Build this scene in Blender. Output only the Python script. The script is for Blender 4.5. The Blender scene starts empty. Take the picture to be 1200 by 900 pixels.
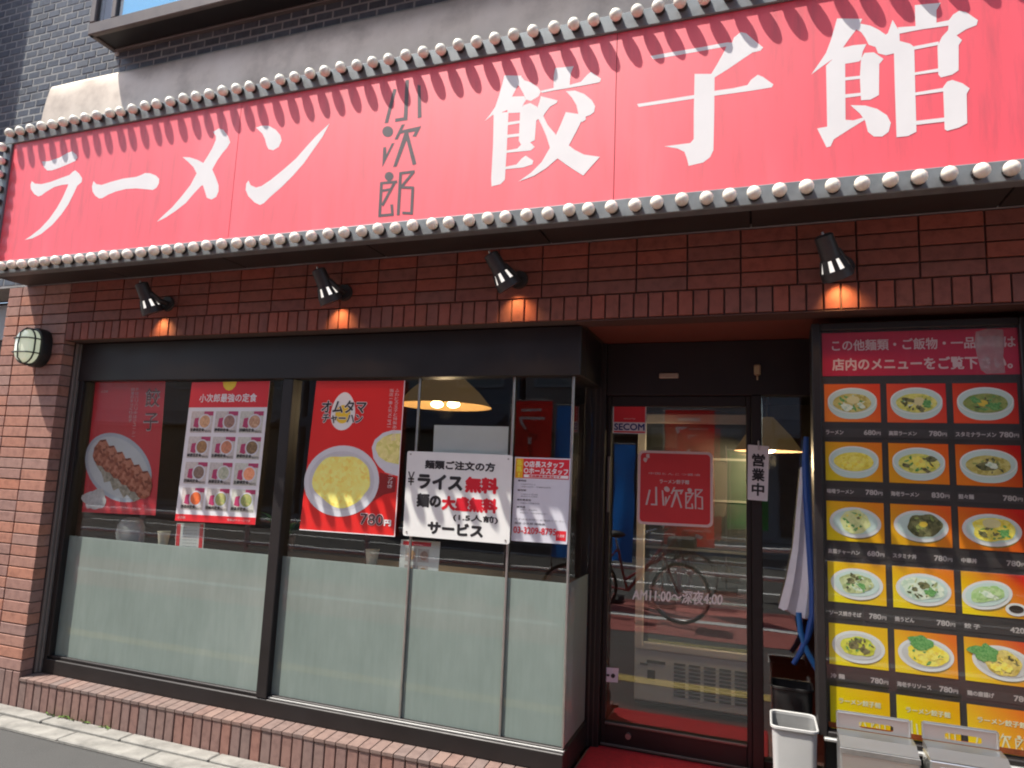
import bpy, bmesh, math, random
from mathutils import Vector, Matrix, noise
random.seed(7)
sc = bpy.context.scene
COL = sc.collection
R = math.radians

# ------------------------------------------------------------------ camera
CAM = Vector((0.0, -3.038, 1.5))
YAW, PITCH, ROLL, FPX = .3536, .1348, .0422, 800.0
_fw = Vector((-math.sin(YAW)*math.cos(PITCH), math.cos(YAW)*math.cos(PITCH), math.sin(PITCH)))
_r0 = Vector((math.cos(YAW), math.sin(YAW), 0)); _u0 = _r0.cross(_fw)
_rt = _r0*math.cos(ROLL) + _u0*math.sin(ROLL); _up = _u0*math.cos(ROLL) - _r0*math.sin(ROLL)
cam = bpy.data.objects.new('camera', bpy.data.cameras.new('camera')); COL.objects.link(cam)
cam.data.sensor_width = 36; cam.data.lens = 36*FPX/1200; cam.data.clip_start = .05; cam.data.clip_end = 500
cam.matrix_world = Matrix(((_rt.x, _up.x, -_fw.x, CAM.x), (_rt.y, _up.y, -_fw.y, CAM.y), (_rt.z, _up.z, -_fw.z, CAM.z), (0, 0, 0, 1)))
sc.camera = cam

# ------------------------------------------------------------------ sky, sun, exposure
SUNDIR = Vector((1.45, 1.0, -3.3)).normalized()          # the way the light travels
w = bpy.data.worlds.new("World"); sc.world = w; w.use_nodes = True
nt = w.node_tree; bg = nt.nodes['Background']
sky = nt.nodes.new('ShaderNodeTexSky'); sky.sky_type = 'NISHITA'; sky.sun_disc = False
sky.sun_elevation = math.asin(-SUNDIR.z); sky.sun_rotation = math.atan2(-SUNDIR.x, -SUNDIR.y)
sky.air_density = 1.0; sky.dust_density = 2.0; sky.ozone_density = 1.0
nt.links.new(sky.outputs[0], bg.inputs[0]); bg.inputs[1].default_value = .15
sun = bpy.data.objects.new('sun', bpy.data.lights.new('sun', 'SUN')); COL.objects.link(sun)
sun.data.energy = 4.3; sun.data.angle = R(.55); sun.data.color = (1, .95, .87)
sun.rotation_euler = SUNDIR.to_track_quat('-Z', 'Y').to_euler(); sun.location = (-4, -6, 12)
vs = sc.view_settings; vs.view_transform = 'Standard'; vs.look = 'None'; vs.gamma = 1; vs.use_curve_mapping = False
vs.exposure = .88
sc.cycles.max_bounces = 8; sc.cycles.transparent_max_bounces = 16; sc.cycles.caustics_reflective = False; sc.cycles.caustics_refractive = False
sc.cycles.sample_clamp_indirect = 4; sc.cycles.filter_width = 2.0

# ------------------------------------------------------------------ pixel helpers (photo pixels, 1200 x 900, to the plane a thing lies on)
def ray(x, y): return _rt*((x-600)/FPX) + _up*(-(y-450)/FPX) + _fw
def pY(x, y, Y):
    d = ray(x, y); return CAM + d*((Y-CAM.y)/d.y)
def pZ(x, y, Z):
    d = ray(x, y); return CAM + d*((Z-CAM.z)/d.z)
def proj(p):
    v = Vector(p)-CAM; z = v.dot(_fw); return (600+FPX*v.dot(_rt)/z, 450-FPX*v.dot(_up)/z)

def L(r, g, b):                                          # sRGB 0-255 to linear
    f = lambda c: (c/255)/12.92 if c/255 <= .04045 else ((c/255+.055)/1.055)**2.4
    return (f(r), f(g), f(b))

# ------------------------------------------------------------------ materials
MAT = {}
def nodes(name):
    m = bpy.data.materials.new(name); m.use_nodes = True; t = m.node_tree
    return m, t, t.nodes['Principled BSDF']
def N(t, typ, **k):
    n = t.nodes.new(typ)
    for a, b in k.items(): setattr(n, a, b)
    return n
def ramp(t, cols, pos=None, interp='LINEAR'):
    n = N(t, 'ShaderNodeValToRGB'); e = n.color_ramp.elements; n.color_ramp.interpolation = interp
    while len(e) < len(cols): e.new(.5)
    for i, c in enumerate(cols):
        e[i].position = pos[i] if pos else i/(len(cols)-1); e[i].color = (*c, 1)
    return n
def mixc(t, a, b, fac, mode='MIX'):
    n = N(t, 'ShaderNodeMix', data_type='RGBA', blend_type=mode)
    if isinstance(fac, float): n.inputs[0].default_value = fac
    else: t.links.new(fac, n.inputs[0])
    for i, v in ((6, a), (7, b)):
        if isinstance(v, tuple): n.inputs[i].default_value = (*v, 1)
        else: t.links.new(v, n.inputs[i])
    return n.outputs[2]
def mapping(t, coord='Object', scale=(1, 1, 1)):
    tc = N(t, 'ShaderNodeTexCoord'); mp = N(t, 'ShaderNodeMapping'); mp.inputs['Scale'].default_value = scale
    t.links.new(tc.outputs[coord], mp.inputs[0]); return mp.outputs[0]
def noise_n(t, vec, scale, detail=4, rough=.6):
    n = N(t, 'ShaderNodeTexNoise'); n.inputs['Scale'].default_value = scale; n.inputs['Detail'].default_value = detail
    n.inputs['Roughness'].default_value = rough
    t.links.new(vec, n.inputs['Vector']); return n
def M(name, col, rough=.6, metal=0., var=.18, scale=9., bump=0., bscale=120., spec=.5, coat=0., stretch=(1, 1, 1), emis=None, estr=1., rvar=.12, per=False):
    """plain surface with soft mottling, dirt variation in roughness and fine relief"""
    if name in MAT: return MAT[name]
    m, t, p = nodes(name)
    v = mapping(t, 'Object', stretch)
    n = noise_n(t, v, scale, 5)
    lo = tuple(c*(1-var) for c in col); hi = tuple(min(1, c*(1+var*.8)+.004*var) for c in col)
    r_ = ramp(t, [lo, col, hi], [.25, .5, .75]); t.links.new(n.outputs[0], r_.inputs[0])
    out = r_.outputs[0]
    if per:
        oi = N(t, 'ShaderNodeObjectInfo'); rr = ramp(t, [(.86, .86, .86), (1, 1, 1), (1.0, 1.0, 1.0)]); t.links.new(oi.outputs['Random'], rr.inputs[0])
        out = mixc(t, out, rr.outputs[0], 1., 'MULTIPLY')
    t.links.new(out, p.inputs['Base Color'])
    mr = N(t, 'ShaderNodeMapRange'); mr.inputs[3].default_value = max(.02, rough-rvar); mr.inputs[4].default_value = min(1, rough+rvar)
    t.links.new(n.outputs[0], mr.inputs[0]); t.links.new(mr.outputs[0], p.inputs['Roughness'])
    p.inputs['Metallic'].default_value = metal; p.inputs['Specular IOR Level'].default_value = spec
    p.inputs['Coat Weight'].default_value = coat; p.inputs['Coat Roughness'].default_value = .08
    if bump:
        b = noise_n(t, v, bscale, 3); bn = N(t, 'ShaderNodeBump'); bn.inputs['Strength'].default_value = bump; bn.inputs['Distance'].default_value = .004
        t.links.new(b.outputs[0], bn.inputs['Height']); t.links.new(bn.outputs[0], p.inputs['Normal'])
    if emis:
        p.inputs['Emission Color'].default_value = (*emis, 1); p.inputs['Emission Strength'].default_value = estr
    MAT[name] = m; return m

def brick_mat(name, cols, bump=.5, rough=.72):
    m, t, p = nodes(name)
    oi = N(t, 'ShaderNodeObjectInfo'); rp = ramp(t, cols); t.links.new(oi.outputs['Random'], rp.inputs[0])
    v = mapping(t, 'Object'); n = noise_n(t, v, 22, 6); r2 = ramp(t, [(.68, .66, .66), (1, 1, 1), (1, 1, .98)], [.28, .55, .8])
    add = N(t, 'ShaderNodeVectorMath', operation='ADD'); tc = N(t, 'ShaderNodeCombineXYZ'); ml = N(t, 'ShaderNodeMath', operation='MULTIPLY'); ml.inputs[1].default_value = 37.
    t.links.new(oi.outputs['Random'], ml.inputs[0]); t.links.new(ml.outputs[0], tc.inputs[0]); t.links.new(ml.outputs[0], tc.inputs[2])
    t.links.new(v, add.inputs[0]); t.links.new(tc.outputs[0], add.inputs[1]); t.links.new(add.outputs[0], n.inputs['Vector'])
    t.links.new(n.outputs[0], r2.inputs[0])
    t.links.new(mixc(t, rp.outputs[0], r2.outputs[0], 1., 'MULTIPLY'), p.inputs['Base Color'])
    p.inputs['Roughness'].default_value = rough; p.inputs['Specular IOR Level'].default_value = .35
    b = noise_n(t, add.outputs[0], 190, 4); bn = N(t, 'ShaderNodeBump'); bn.inputs['Strength'].default_value = bump; bn.inputs['Distance'].default_value = .003
    t.links.new(b.outputs[0], bn.inputs['Height']); t.links.new(bn.outputs[0], p.inputs['Normal'])
    MAT[name] = m; return m

def glass_mat(name, tint=(1, 1, 1), ior=1.5, rough=0.0):
    m = bpy.data.materials.new(name); m.use_nodes = True; t = m.node_tree
    t.nodes.remove(t.nodes['Principled BSDF']); out = t.nodes['Material Output']
    tr = N(t, 'ShaderNodeBsdfTransparent'); tr.inputs[0].default_value = (*tint, 1)
    gl = N(t, 'ShaderNodeBsdfGlossy'); gl.inputs['Roughness'].default_value = rough
    f0 = ((ior-1)/(ior+1))**2; lw = N(t, 'ShaderNodeLayerWeight'); lw.inputs['Blend'].default_value = .5
    pw = N(t, 'ShaderNodeMath', operation='POWER'); pw.inputs[1].default_value = 5.; t.links.new(lw.outputs['Facing'], pw.inputs[0])
    fr = N(t, 'ShaderNodeMath', operation='MULTIPLY_ADD'); fr.inputs[1].default_value = 1-f0; fr.inputs[2].default_value = f0; t.links.new(pw.outputs[0], fr.inputs[0])
    v = mapping(t, 'Object'); n = noise_n(t, v, 1.7, 2); bn = N(t, 'ShaderNodeBump'); bn.inputs['Strength'].default_value = .012; bn.inputs['Distance'].default_value = .05
    t.links.new(n.outputs[0], bn.inputs['Height']); t.links.new(bn.outputs[0], gl.inputs['Normal'])
    sm = N(t, 'ShaderNodeMath', operation='MULTIPLY'); sm.inputs[1].default_value = 1.0; sm.use_clamp = True
    t.links.new(fr.outputs[0], sm.inputs[0])
    mx = N(t, 'ShaderNodeMixShader'); t.links.new(sm.outputs[0], mx.inputs[0]); t.links.new(tr.outputs[0], mx.inputs[1]); t.links.new(gl.outputs[0], mx.inputs[2])
    t.links.new(mx.outputs[0], out.inputs[0]); MAT[name] = m; return m

def grad_mat(name, ca, cb, cc=None, gloss=.35):
    """printed background running from one colour to another across the picture"""
    if name in MAT: return MAT[name]
    m, t, p = nodes(name)
    tc = N(t, 'ShaderNodeTexCoord'); sp = N(t, 'ShaderNodeSeparateXYZ'); t.links.new(tc.outputs['Generated'], sp.inputs[0])
    ad = N(t, 'ShaderNodeMath', operation='MULTIPLY_ADD'); ad.inputs[1].default_value = .45; t.links.new(sp.outputs[2], ad.inputs[0])
    ml = N(t, 'ShaderNodeMath', operation='MULTIPLY'); ml.inputs[1].default_value = .6; t.links.new(sp.outputs[0], ml.inputs[0]); t.links.new(ml.outputs[0], ad.inputs[2])
    rp = ramp(t, [ca, cc or tuple((a+b)/2 for a, b in zip(ca, cb)), cb], [.12, .5, .95]); t.links.new(ad.outputs[0], rp.inputs[0])
    t.links.new(rp.outputs[0], p.inputs['Base Color']); p.inputs['Roughness'].default_value = gloss; p.inputs['Coat Weight'].default_value = .3
    MAT[name] = m; return m

def food_mat(name, cols, scale=60., warp=.6):
    """printed food: mottled cells in a handful of colours"""
    if name in MAT: return MAT[name]
    m, t, p = nodes(name)
    v = mapping(t, 'Object'); n = noise_n(t, v, scale*.7, 4); 
    mx = N(t, 'ShaderNodeVectorMath', operation='MULTIPLY_ADD'); mx.inputs[1].default_value = (warp/scale*2,)*3
    t.links.new(n.outputs['Color'], mx.inputs[0]); t.links.new(v, mx.inputs[2])
    vo = N(t, 'ShaderNodeTexVoronoi'); vo.inputs['Scale'].default_value = scale; t.links.new(mx.outputs[0], vo.inputs['Vector'])
    sp = N(t, 'ShaderNodeSeparateXYZ'); t.links.new(vo.outputs['Color'], sp.inputs[0])
    ad = N(t, 'ShaderNodeMath', operation='MULTIPLY_ADD'); ad.inputs[1].default_value = .55
    n2 = noise_n(t, v, scale*.35, 3); t.links.new(sp.outputs[0], ad.inputs[0]); 
    ml = N(t, 'ShaderNodeMath', operation='MULTIPLY'); ml.inputs[1].default_value = .5; t.links.new(n2.outputs[0], ml.inputs[0]); t.links.new(ml.outputs[0], ad.inputs[2])
    rp = ramp(t, [tuple(min(1, c_*1.3) for c_ in cc_) for cc_ in cols]); t.links.new(ad.outputs[0], rp.inputs[0])
    t.links.new(rp.outputs[0], p.inputs['Base Color']); p.inputs['Roughness'].default_value = .4; p.inputs['Coat Weight'].default_value = .2
    MAT[name] = m; return m

# ------------------------------------------------------------------ mesh helpers
class MB:
    def __init__(s): s.v = []; s.f = []; s.mi = []; s.mat = 0
    def add(s, vs_, fs):
        o = len(s.v); s.v += [tuple(v) for v in vs_]; s.f += [tuple(i+o for i in f) for f in fs]; s.mi += [s.mat]*len(fs); return s
    def box(s, x0, x1, y0, y1, z0, z1, b=0.):
        if b <= 0:
            return s.add([(x0, y0, z0), (x1, y0, z0), (x1, y1, z0), (x0, y1, z0), (x0, y0, z1), (x1, y0, z1), (x1, y1, z1), (x0, y1, z1)],
                         [(0, 3, 2, 1), (4, 5, 6, 7), (0, 1, 5, 4), (1, 2, 6, 5), (2, 3, 7, 6), (3, 0, 4, 7)])
        bm = bmesh.new(); bmesh.ops.create_cube(bm, size=1)
        for v in bm.verts: v.co = Vector(((x0+x1)/2+v.co.x*(x1-x0), (y0+y1)/2+v.co.y*(y1-y0), (z0+z1)/2+v.co.z*(z1-z0)))
        bmesh.ops.bevel(bm, geom=bm.edges[:], offset=min(b, .45*min(x1-x0, y1-y0, z1-z0)), segments=1, affect='EDGES')
        bm.verts.index_update(); s.add([v.co[:] for v in bm.verts], [tuple(v.index for v in f.verts) for f in bm.faces]); bm.free(); return s
    def poly(s, pts): return s.add(pts, [tuple(range(len(pts)))])
    def prism(s, pts, d):                                 # planar polygon pushed along vector d
        n = len(pts); d = Vector(d); a = [Vector(p) for p in pts]; b = [p+d for p in a]
        return s.add(a+b, [tuple(range(n)), tuple(range(2*n-1, n-1, -1))] + [(i, n+i, n+(i+1) % n, (i+1) % n) for i in range(n)])
    def tube(s, pts, r, n=10, cap=True):
        pts = [Vector(p) for p in pts]; rr = r if isinstance(r, (list, tuple)) else [r]*len(pts); vv = []; ff = []
        ref = None
        for i, p in enumerate(pts):
            a = pts[max(0, i-1)]; b = pts[min(len(pts)-1, i+1)]; d = (b-a).normalized() if (b-a).length > 1e-9 else Vector((0, 0, 1))
            if ref is None: ref = d.orthogonal().normalized()
            u = (ref - d*ref.dot(d)); u = u.normalized() if u.length > 1e-6 else d.orthogonal().normalized(); ref = u; v2 = d.cross(u)
            for k in range(n):
                t_ = 2*math.pi*k/n; vv.append(p+(u*math.cos(t_)+v2*math.sin(t_))*rr[i])
        for i in range(len(pts)-1):
            for k in range(n):
                a = i*n+k; b = i*n+(k+1) % n; ff.append((a, b, b+n, a+n))
        if cap: ff += [tuple(range(n-1, -1, -1)), tuple(range((len(pts)-1)*n, len(pts)*n))]
        return s.add(vv, ff)
    def sphere(s, c, r, nu=14, nv=9, sq=(1, 1, 1)):
        c = Vector(c); vv = [c+Vector((0, 0, r*sq[2]))]; ff = []
        for j in range(1, nv):
            a = math.pi*j/nv
            for k in range(nu):
                b = 2*math.pi*k/nu; vv.append(c+Vector((r*math.sin(a)*math.cos(b)*sq[0], r*math.sin(a)*math.sin(b)*sq[1], r*math.cos(a)*sq[2])))
        vv.append(c-Vector((0, 0, r*sq[2])))
        for k in range(nu): ff.append((0, 1+k, 1+(k+1) % nu))
        for j in range(nv-2):
            for k in range(nu):
                a = 1+j*nu+k; b = 1+j*nu+(k+1) % nu; ff.append((a, a+nu, b+nu, b))
        o = 1+(nv-2)*nu; e = len(vv)-1
        for k in range(nu): ff.append((e, o+(k+1) % nu, o+k))
        return s.add(vv, ff)

WL = {}
def place(o, world, parent):
    WL[o.name] = Vector(world)
    if parent is not None:
        o.parent = parent; o.location = Vector(world) - WL[parent.name]
    else: o.location = world
    return o
def obj(name, mb, mat, parent=None, smooth=False, ang=35):
    vs_ = [Vector(v) for v in mb.v]
    lo = [min(v[i] for v in vs_) for i in range(3)]; hi = [max(v[i] for v in vs_) for i in range(3)]
    org = Vector(((lo[0]+hi[0])/2, (lo[1]+hi[1])/2, lo[2]))
    me = bpy.data.meshes.new(name); me.from_pydata([v-org for v in vs_], [], mb.f)
    mats = mat if isinstance(mat, (list, tuple)) else [mat]
    for m in mats: me.materials.append(m)
    if len(mats) > 1: me.polygons.foreach_set('material_index', mb.mi)
    if smooth:
        me.polygons.foreach_set('use_smooth', [True]*len(me.polygons))
        try: me.set_sharp_from_angle(angle=R(ang))
        except Exception: pass
    me.update()
    o = bpy.data.objects.new(name, me); COL.objects.link(o); return place(o, org, parent)
def inst(name, me, loc, parent, scale=None, rot=None):
    o = bpy.data.objects.new(name, me); COL.objects.link(o); place(o, loc, parent)
    if scale: o.scale = scale
    if rot: o.rotation_euler = rot
    return o
def empty(name, loc, parent=None):
    o = bpy.data.objects.new(name, None); o.empty_display_size = .1; COL.objects.link(o); return place(o, loc, parent)
def tag(o, label, cat, group=None):
    o['label'] = label; o['category'] = cat
    if group: o['group'] = group
    return o
def struct(name, mb, mat, **k):
    o = obj(name, mb, mat, **k); o['kind'] = 'structure'; return o
def stuff(o): o['kind'] = 'stuff'; return o

# ------------------------------------------------------------------ flat print: quads, text, glyphs
GL = {}
def glyph(ch):
    """flat mesh of a string, fitted to a unit box (x right, y up) and its aspect"""
    if ch in GL: return GL[ch]
    c = bpy.data.curves.new('t', 'FONT'); c.body = ch; c.size = 1; c.resolution_u = 3
    o = bpy.data.objects.new('t', c); COL.objects.link(o)
    dg = bpy.context.evaluated_depsgraph_get(); me = bpy.data.meshes.new_from_object(o.evaluated_get(dg))
    vs_ = [v.co.copy() for v in me.vertices]; fs = [tuple(p.vertices) for p in me.polygons]
    bpy.data.objects.remove(o); bpy.data.curves.remove(c); bpy.data.meshes.remove(me)
    x0 = min(v.x for v in vs_); x1 = max(v.x for v in vs_); y0 = min(v.y for v in vs_); y1 = max(v.y for v in vs_)
    GL[ch] = ([((v.x-x0)/max(1e-6, x1-x0), (v.y-y0)/max(1e-6, y1-y0)) for v in vs_], fs, (x1-x0)/max(1e-6, (y1-y0))); return GL[ch]

class Quad:
    """a flat print surface facing the street; s runs left to right, t top to bottom, both 0..1; layers lie proud of it"""
    def __init__(s, Y, px=None, xz=None):
        if px: s.c = [pY(x, y, Y) for x, y in px]
        else:
            x0, z1, x1, z0 = xz; s.c = [Vector((x0, Y, z1)), Vector((x1, Y, z1)), Vector((x1, Y, z0)), Vector((x0, Y, z0))]
        s.w = (s.c[1]-s.c[0]).length; s.h = (s.c[3]-s.c[0]).length
    def at(s, u, v, lay=0.):
        a = s.c[0].lerp(s.c[1], u); b = s.c[3].lerp(s.c[2], u); p = a.lerp(b, v); return (p.x, p.y-lay*.0007, p.z)
    def poly(s, mb, pts, lay): return mb.poly([s.at(u, v, lay) for u, v in pts][::-1] if area(pts) < 0 else [s.at(u, v, lay) for u, v in pts])
    def rect(s, mb, a, b, c, d, lay): return s.poly(mb, [(a, d), (c, d), (c, b), (a, b)], lay)
    def rrect(s, mb, a, b, c, d, rad, lay):
        ru = rad/s.w; rv = rad/s.h; pts = []
        for cu, cv, a0 in ((c-ru, b+rv, -90), (c-ru, d-rv, 0), (a+ru, d-rv, 90), (a+ru, b+rv, 180)):
            for k in range(6): t_ = R(a0+18*k); pts.append((cu+ru*math.cos(t_), cv+rv*math.sin(t_)))
        return s.poly(mb, pts, lay)
    def ell(s, mb, u, v, ru, rv, lay, n=28, rot=0., wob=0., seed=0.):
        pts = []
        for k in range(n):
            a = 2*math.pi*k/n; f = 1+wob*noise.noise((math.cos(a)*1.7+seed, math.sin(a)*1.7, seed*1.3))
            x = ru*f*math.cos(a)*s.w; y = rv*f*math.sin(a)*s.h
            pts.append((u+(x*math.cos(rot)-y*math.sin(rot))/s.w, v+(x*math.sin(rot)+y*math.cos(rot))/s.h))
        return s.poly(mb, pts, lay)
    def text(s, mb, st, a, b, c, d, lay, bold=0., spread=False):
        """string in the box a,b..c,d; bold = extra stroke width in metres"""
        if spread:
            n = len(st); cw = (c-a)/n
            for i, ch in enumerate(st):
                if ch != ' ': s.text(mb, ch, a+cw*(i+.06), b, a+cw*(i+.94), d, lay, bold)
            return mb
        if st in 'ー一・-~〜':
            mid = (b+d)/2; hh = (d-b)*.055+.5*bold/s.h
            if st == '・': return s.ell(mb, (a+c)/2, mid, (c-a)*.12, (c-a)*.12*s.w/s.h, lay, 10)
            return s.rect(mb, a+(c-a)*.06, mid-hh, c-(c-a)*.06, mid+hh, lay)
        g, fs, asp = glyph(st)
        offs = [(0, 0)] if not bold else [(0, 0), (1, 0), (-1, 0), (0, 1), (0, -1), (.7, .7), (-.7, .7), (.7, -.7), (-.7, -.7)]
        for i, (ox, oy) in enumerate(offs):
            mb.add([s.at(a+(c-a)*x+ox*bold*.5/s.w, d-(d-b)*y+oy*bold*.5/s.h, lay+.05*i) for x, y in g], fs)
        return mb
def area(p): return sum(p[i][0]*p[(i+1) % len(p)][1]-p[(i+1) % len(p)][0]*p[i][1] for i in range(len(p)))/-2
def part(name, parent, mat, fn, st=False):
    mb = MB(); fn(mb); o = obj(name, mb, mat, parent)
    if st: stuff(o)
    return o

# ------------------------------------------------------------------ shared materials
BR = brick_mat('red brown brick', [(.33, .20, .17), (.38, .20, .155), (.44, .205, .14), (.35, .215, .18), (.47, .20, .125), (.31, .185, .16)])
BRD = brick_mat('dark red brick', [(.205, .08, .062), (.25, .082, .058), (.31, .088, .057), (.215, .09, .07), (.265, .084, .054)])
BRB = brick_mat('base brick', [(.225, .155, .135), (.26, .15, .125), (.21, .155, .14), (.30, .15, .115), (.235, .145, .125)])
SILLB = brick_mat('sill brick', [(.20, .145, .125), (.23, .145, .12), (.19, .14, .125), (.25, .165, .135)])
TILE = brick_mat('blue grey glazed tile', [(.092, .106, .13), (.118, .134, .158), (.082, .096, .118), (.13, .142, .155), (.10, .116, .142)], bump=.25, rough=.42)
MORTAR = M('dark mortar', (.085, .055, .048), .9, bump=.6, bscale=300)
MORTARL = M('pale tile grout', (.30, .31, .31), .9, bump=.5, bscale=300)
BRONZE = M('dark bronze aluminium', (.016, .0125, .012), .5, .15, var=.25, scale=6)
BRONZE2 = M('brown window frame paint', (.14, .12, .11), .5, .2, var=.2)
BLACK = M('matt black paint', (.012, .011, .011), .55, var=.3)
GREYMET = M('galvanised frame', (.19, .21, .22), .5, .3, var=.25, scale=14)
STEEL = M('brushed stainless steel', (.58, .58, .565), .30, .92, var=.03, scale=5, stretch=(1, 1, 6), rvar=.04)
STEELP = M('thin steel glazing post', (.42, .41, .38), .35, .8, var=.2)
GLASS = glass_mat('window glass', (.95, .97, .96), 1.6)
GLASSD = glass_mat('door glass', (.93, .95, .94), 1.85)
WHITE = M('white print', (.84, .84, .83), .45, var=.04, coat=.2)
BLACKP = M('black print', (.02, .02, .022), .45, var=.1)
REDP = M('red print', (.72, .02, .03), .42, var=.06, coat=.3)

# ------------------------------------------------------------------ ground
rd = MB(); rd.add([(-60, -40, 0), (60, -40, 0), (60, 30, 0), (-60, 30, 0)], [(0, 1, 2, 3)])
def road_mat():
    m, t, p = nodes('worn asphalt'); v = mapping(t, 'Object')
    n = noise_n(t, v, 260, 3); n2 = noise_n(t, v, 1.3, 5)
    r1 = ramp(t, [(.036, .036, .035), (.075, .073, .069), (.13, .126, .12)], [.3, .55, .8]); t.links.new(n.outputs[0], r1.inputs[0])
    r2 = ramp(t, [(.8, .8, .8), (1, 1, 1), (1, 1, .97)], [.3, .5, .75]); t.links.new(n2.outputs[0], r2.inputs[0])
    t.links.new(mixc(t, r1.outputs[0], r2.outputs[0], 1., 'MULTIPLY'), p.inputs['Base Color']); p.inputs['Roughness'].default_value = .88
    bn = N(t, 'ShaderNodeBump'); bn.inputs['Strength'].default_value = .7; bn.inputs['Distance'].default_value = .004
    t.links.new(n.outputs[0], bn.inputs['Height']); t.links.new(bn.outputs[0], p.inputs['Normal']); return m
struct('road', rd, road_mat())
CONC = M('pale weathered concrete', (.25, .24, .215), .9, var=.42, scale=11, bump=.8, bscale=160, per=True)
pv = MB(); pv.add([(-9, -.226, .004), (6, -.226, .004), (6, .6, .004), (-9, .6, .004)], [(0, 1, 2, 3)])
pav = struct('pavement', pv, M('gutter bedding', (.17, .165, .15), .95, var=.4, scale=30, bump=.8))
x = -8.6; k = 0
while x < 3.0:                                            # two courses of concrete edging blocks along the wall
    ln = .6 + random.uniform(-.015, .015)
    for y0, y1, dz in ((-.224, -.105, .016), (-.098, -.006, .026)):
        off = .3 if y0 < -.2 else 0
        o = obj('edging_block', MB().box(x+off+.004, x+off+ln-.004, y0+random.uniform(0, .004), y1, 0.0, dz+random.uniform(-.002, .003), .005), CONC, pav)
    x += ln
YEL = M('worn yellow road paint', (.42, .32, .10), .8, var=.3, scale=30, bump=.3)
WPAINT = M('worn white road paint', (.62, .62, .60), .8, var=.25, scale=20, bump=.3)
struct('yellow_road_line', MB().add([(-14, -1.30, .004), (9, -1.30, .004), (9, -1.14, .004), (-14, -1.14, .004)], [(0, 1, 2, 3)]), YEL)
rp_ = MB(); rp_.add([(-16, -4.8, .004), (10, -4.8, .004), (10, -2.9, .004), (-16, -2.9, .004)], [(0, 1, 2, 3)])
struct('red_pavement', rp_, M('red coloured asphalt', (.33, .10, .085), .9, var=.2, scale=40, bump=.5))
struct('white_road_line', MB().add([(-16, -3.82, .008), (10, -3.82, .008), (10, -3.66, .008), (-16, -3.66, .008)], [(0, 1, 2, 3)]), WPAINT)
for yy in (-6.4, -9.6):
    o = struct('white_road_line', MB().add([(-16, yy-.15, .004), (10, yy-.15, .004), (10, yy, .004), (-16, yy, .004)], [(0, 1, 2, 3)]), WPAINT)
struct('opposite_pavement', MB().box(-30, 30, -16, -11.4, -.1, .12, .01), M('opposite paving', (.26, .25, .23), .9, var=.25, scale=3))

# ------------------------------------------------------------------ the restaurant building
bld = tag(empty('restaurant_building', (-1.4, 0, 0)), 'restaurant front of red brown brick under blue grey tiled wall', 'building')
X0, XC, XR = -4.765, -4.176, 3.0                          # left end of brickwork, window corner, right end
ZL, ZS, ZT = 2.240, 2.357, 2.62                           # lintel bottom, soldier course top, sign bottom
wb = MB()
wb.box(X0+.003, XC-.004, .014, .34, 0, ZT)                # left pillar
wb.box(XC-.004, XR, .014, .13, ZL+.003, ZT)               # lintel band
wb.box(XC-.004, -.845, .014, .16, 0, .172)                # plinth below the window
wb.box(.985, XR, .014, .34, 0, ZL+.003)                   # right pillar
wall = obj('brick_wall', wb, MORTAR, bld)
BM = {}
def brick_mesh(w_, d_, h_, axis, mat):
    key = (round(w_, 3), round(d_, 3), round(h_, 3), mat.name)
    if key not in BM:
        c = min(.0028, h_*.035); me = bpy.data.meshes.new('brick'); W, H = w_/2, h_/2
        v = [(-W, d_, -H), (W, d_, -H), (W, d_, H), (-W, d_, H), (-W, c, -H), (W, c, -H), (W, c, H), (-W, c, H),
             (-W+c, 0, -H+c), (W-c, 0, -H+c), (W-c, 0, H-c), (-W+c, 0, H-c)]
        f = [(0, 1, 5, 4), (1, 2, 6, 5), (2, 3, 7, 6), (3, 0, 4, 7), (4, 5, 9, 8), (5, 6, 10, 9), (6, 7, 11, 10), (7, 4, 8, 11), (8, 9, 10, 11)]
        me.from_pydata(v, [], f); me.materials.append(mat); BM[key] = me
    return BM[key]
def brick(x0, x1, z0, z1, mat, depth=.02, y=0., name='brick', par=None, j=.0035):
    me = brick_mesh(x1-x0-2*j, depth, z1-z0-2*j, 'y', mat)
    o = inst(name, me, ((x0+x1)/2, y+random.uniform(-.0012, .0012), (z0+z1)/2), par or wall)
    o.rotation_euler = (random.uniform(-.004, .004), 0, random.uniform(-.004, .004)); return o
PZ = (ZT-.22)/36
for i in range(36):                                       # pillar, stack bond
    z0 = .22+i*PZ
    brick(X0, -4.631, z0, z0+PZ, BR); brick(-4.631, -4.409, z0, z0+PZ, BR); brick(-4.409, XC, z0, z0+PZ, BR, .075)
for i in range(9):
    a = X0+(XC-X0)/9*i; brick(a, a+(XC-X0)/9, .002, .22, BRB, .075 if i == 8 else .02)
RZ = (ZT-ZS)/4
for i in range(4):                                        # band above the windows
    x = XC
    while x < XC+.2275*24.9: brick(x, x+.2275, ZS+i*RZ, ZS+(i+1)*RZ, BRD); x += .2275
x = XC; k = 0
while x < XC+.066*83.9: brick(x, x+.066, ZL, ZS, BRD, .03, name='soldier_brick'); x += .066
x = XC
while x < -.85: brick(x, x+.0635, .002, .186, BRB, .02, name='plinth_brick'); x += .0635
x = XC; smb = {}
while x < -.85:                                           # sloping sill tiles
    mb = MB(); j = .003; x1 = min(x+.0635, -.846)
    mb.prism([(x+j, -.004, .187), (x+j, .12, .197), (x+j, .12, .178), (x+j, -.004, .172)], (x1-x-2*j, 0, 0))
    obj('sill_tile', mb, SILLB, wall); x += .0635


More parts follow.
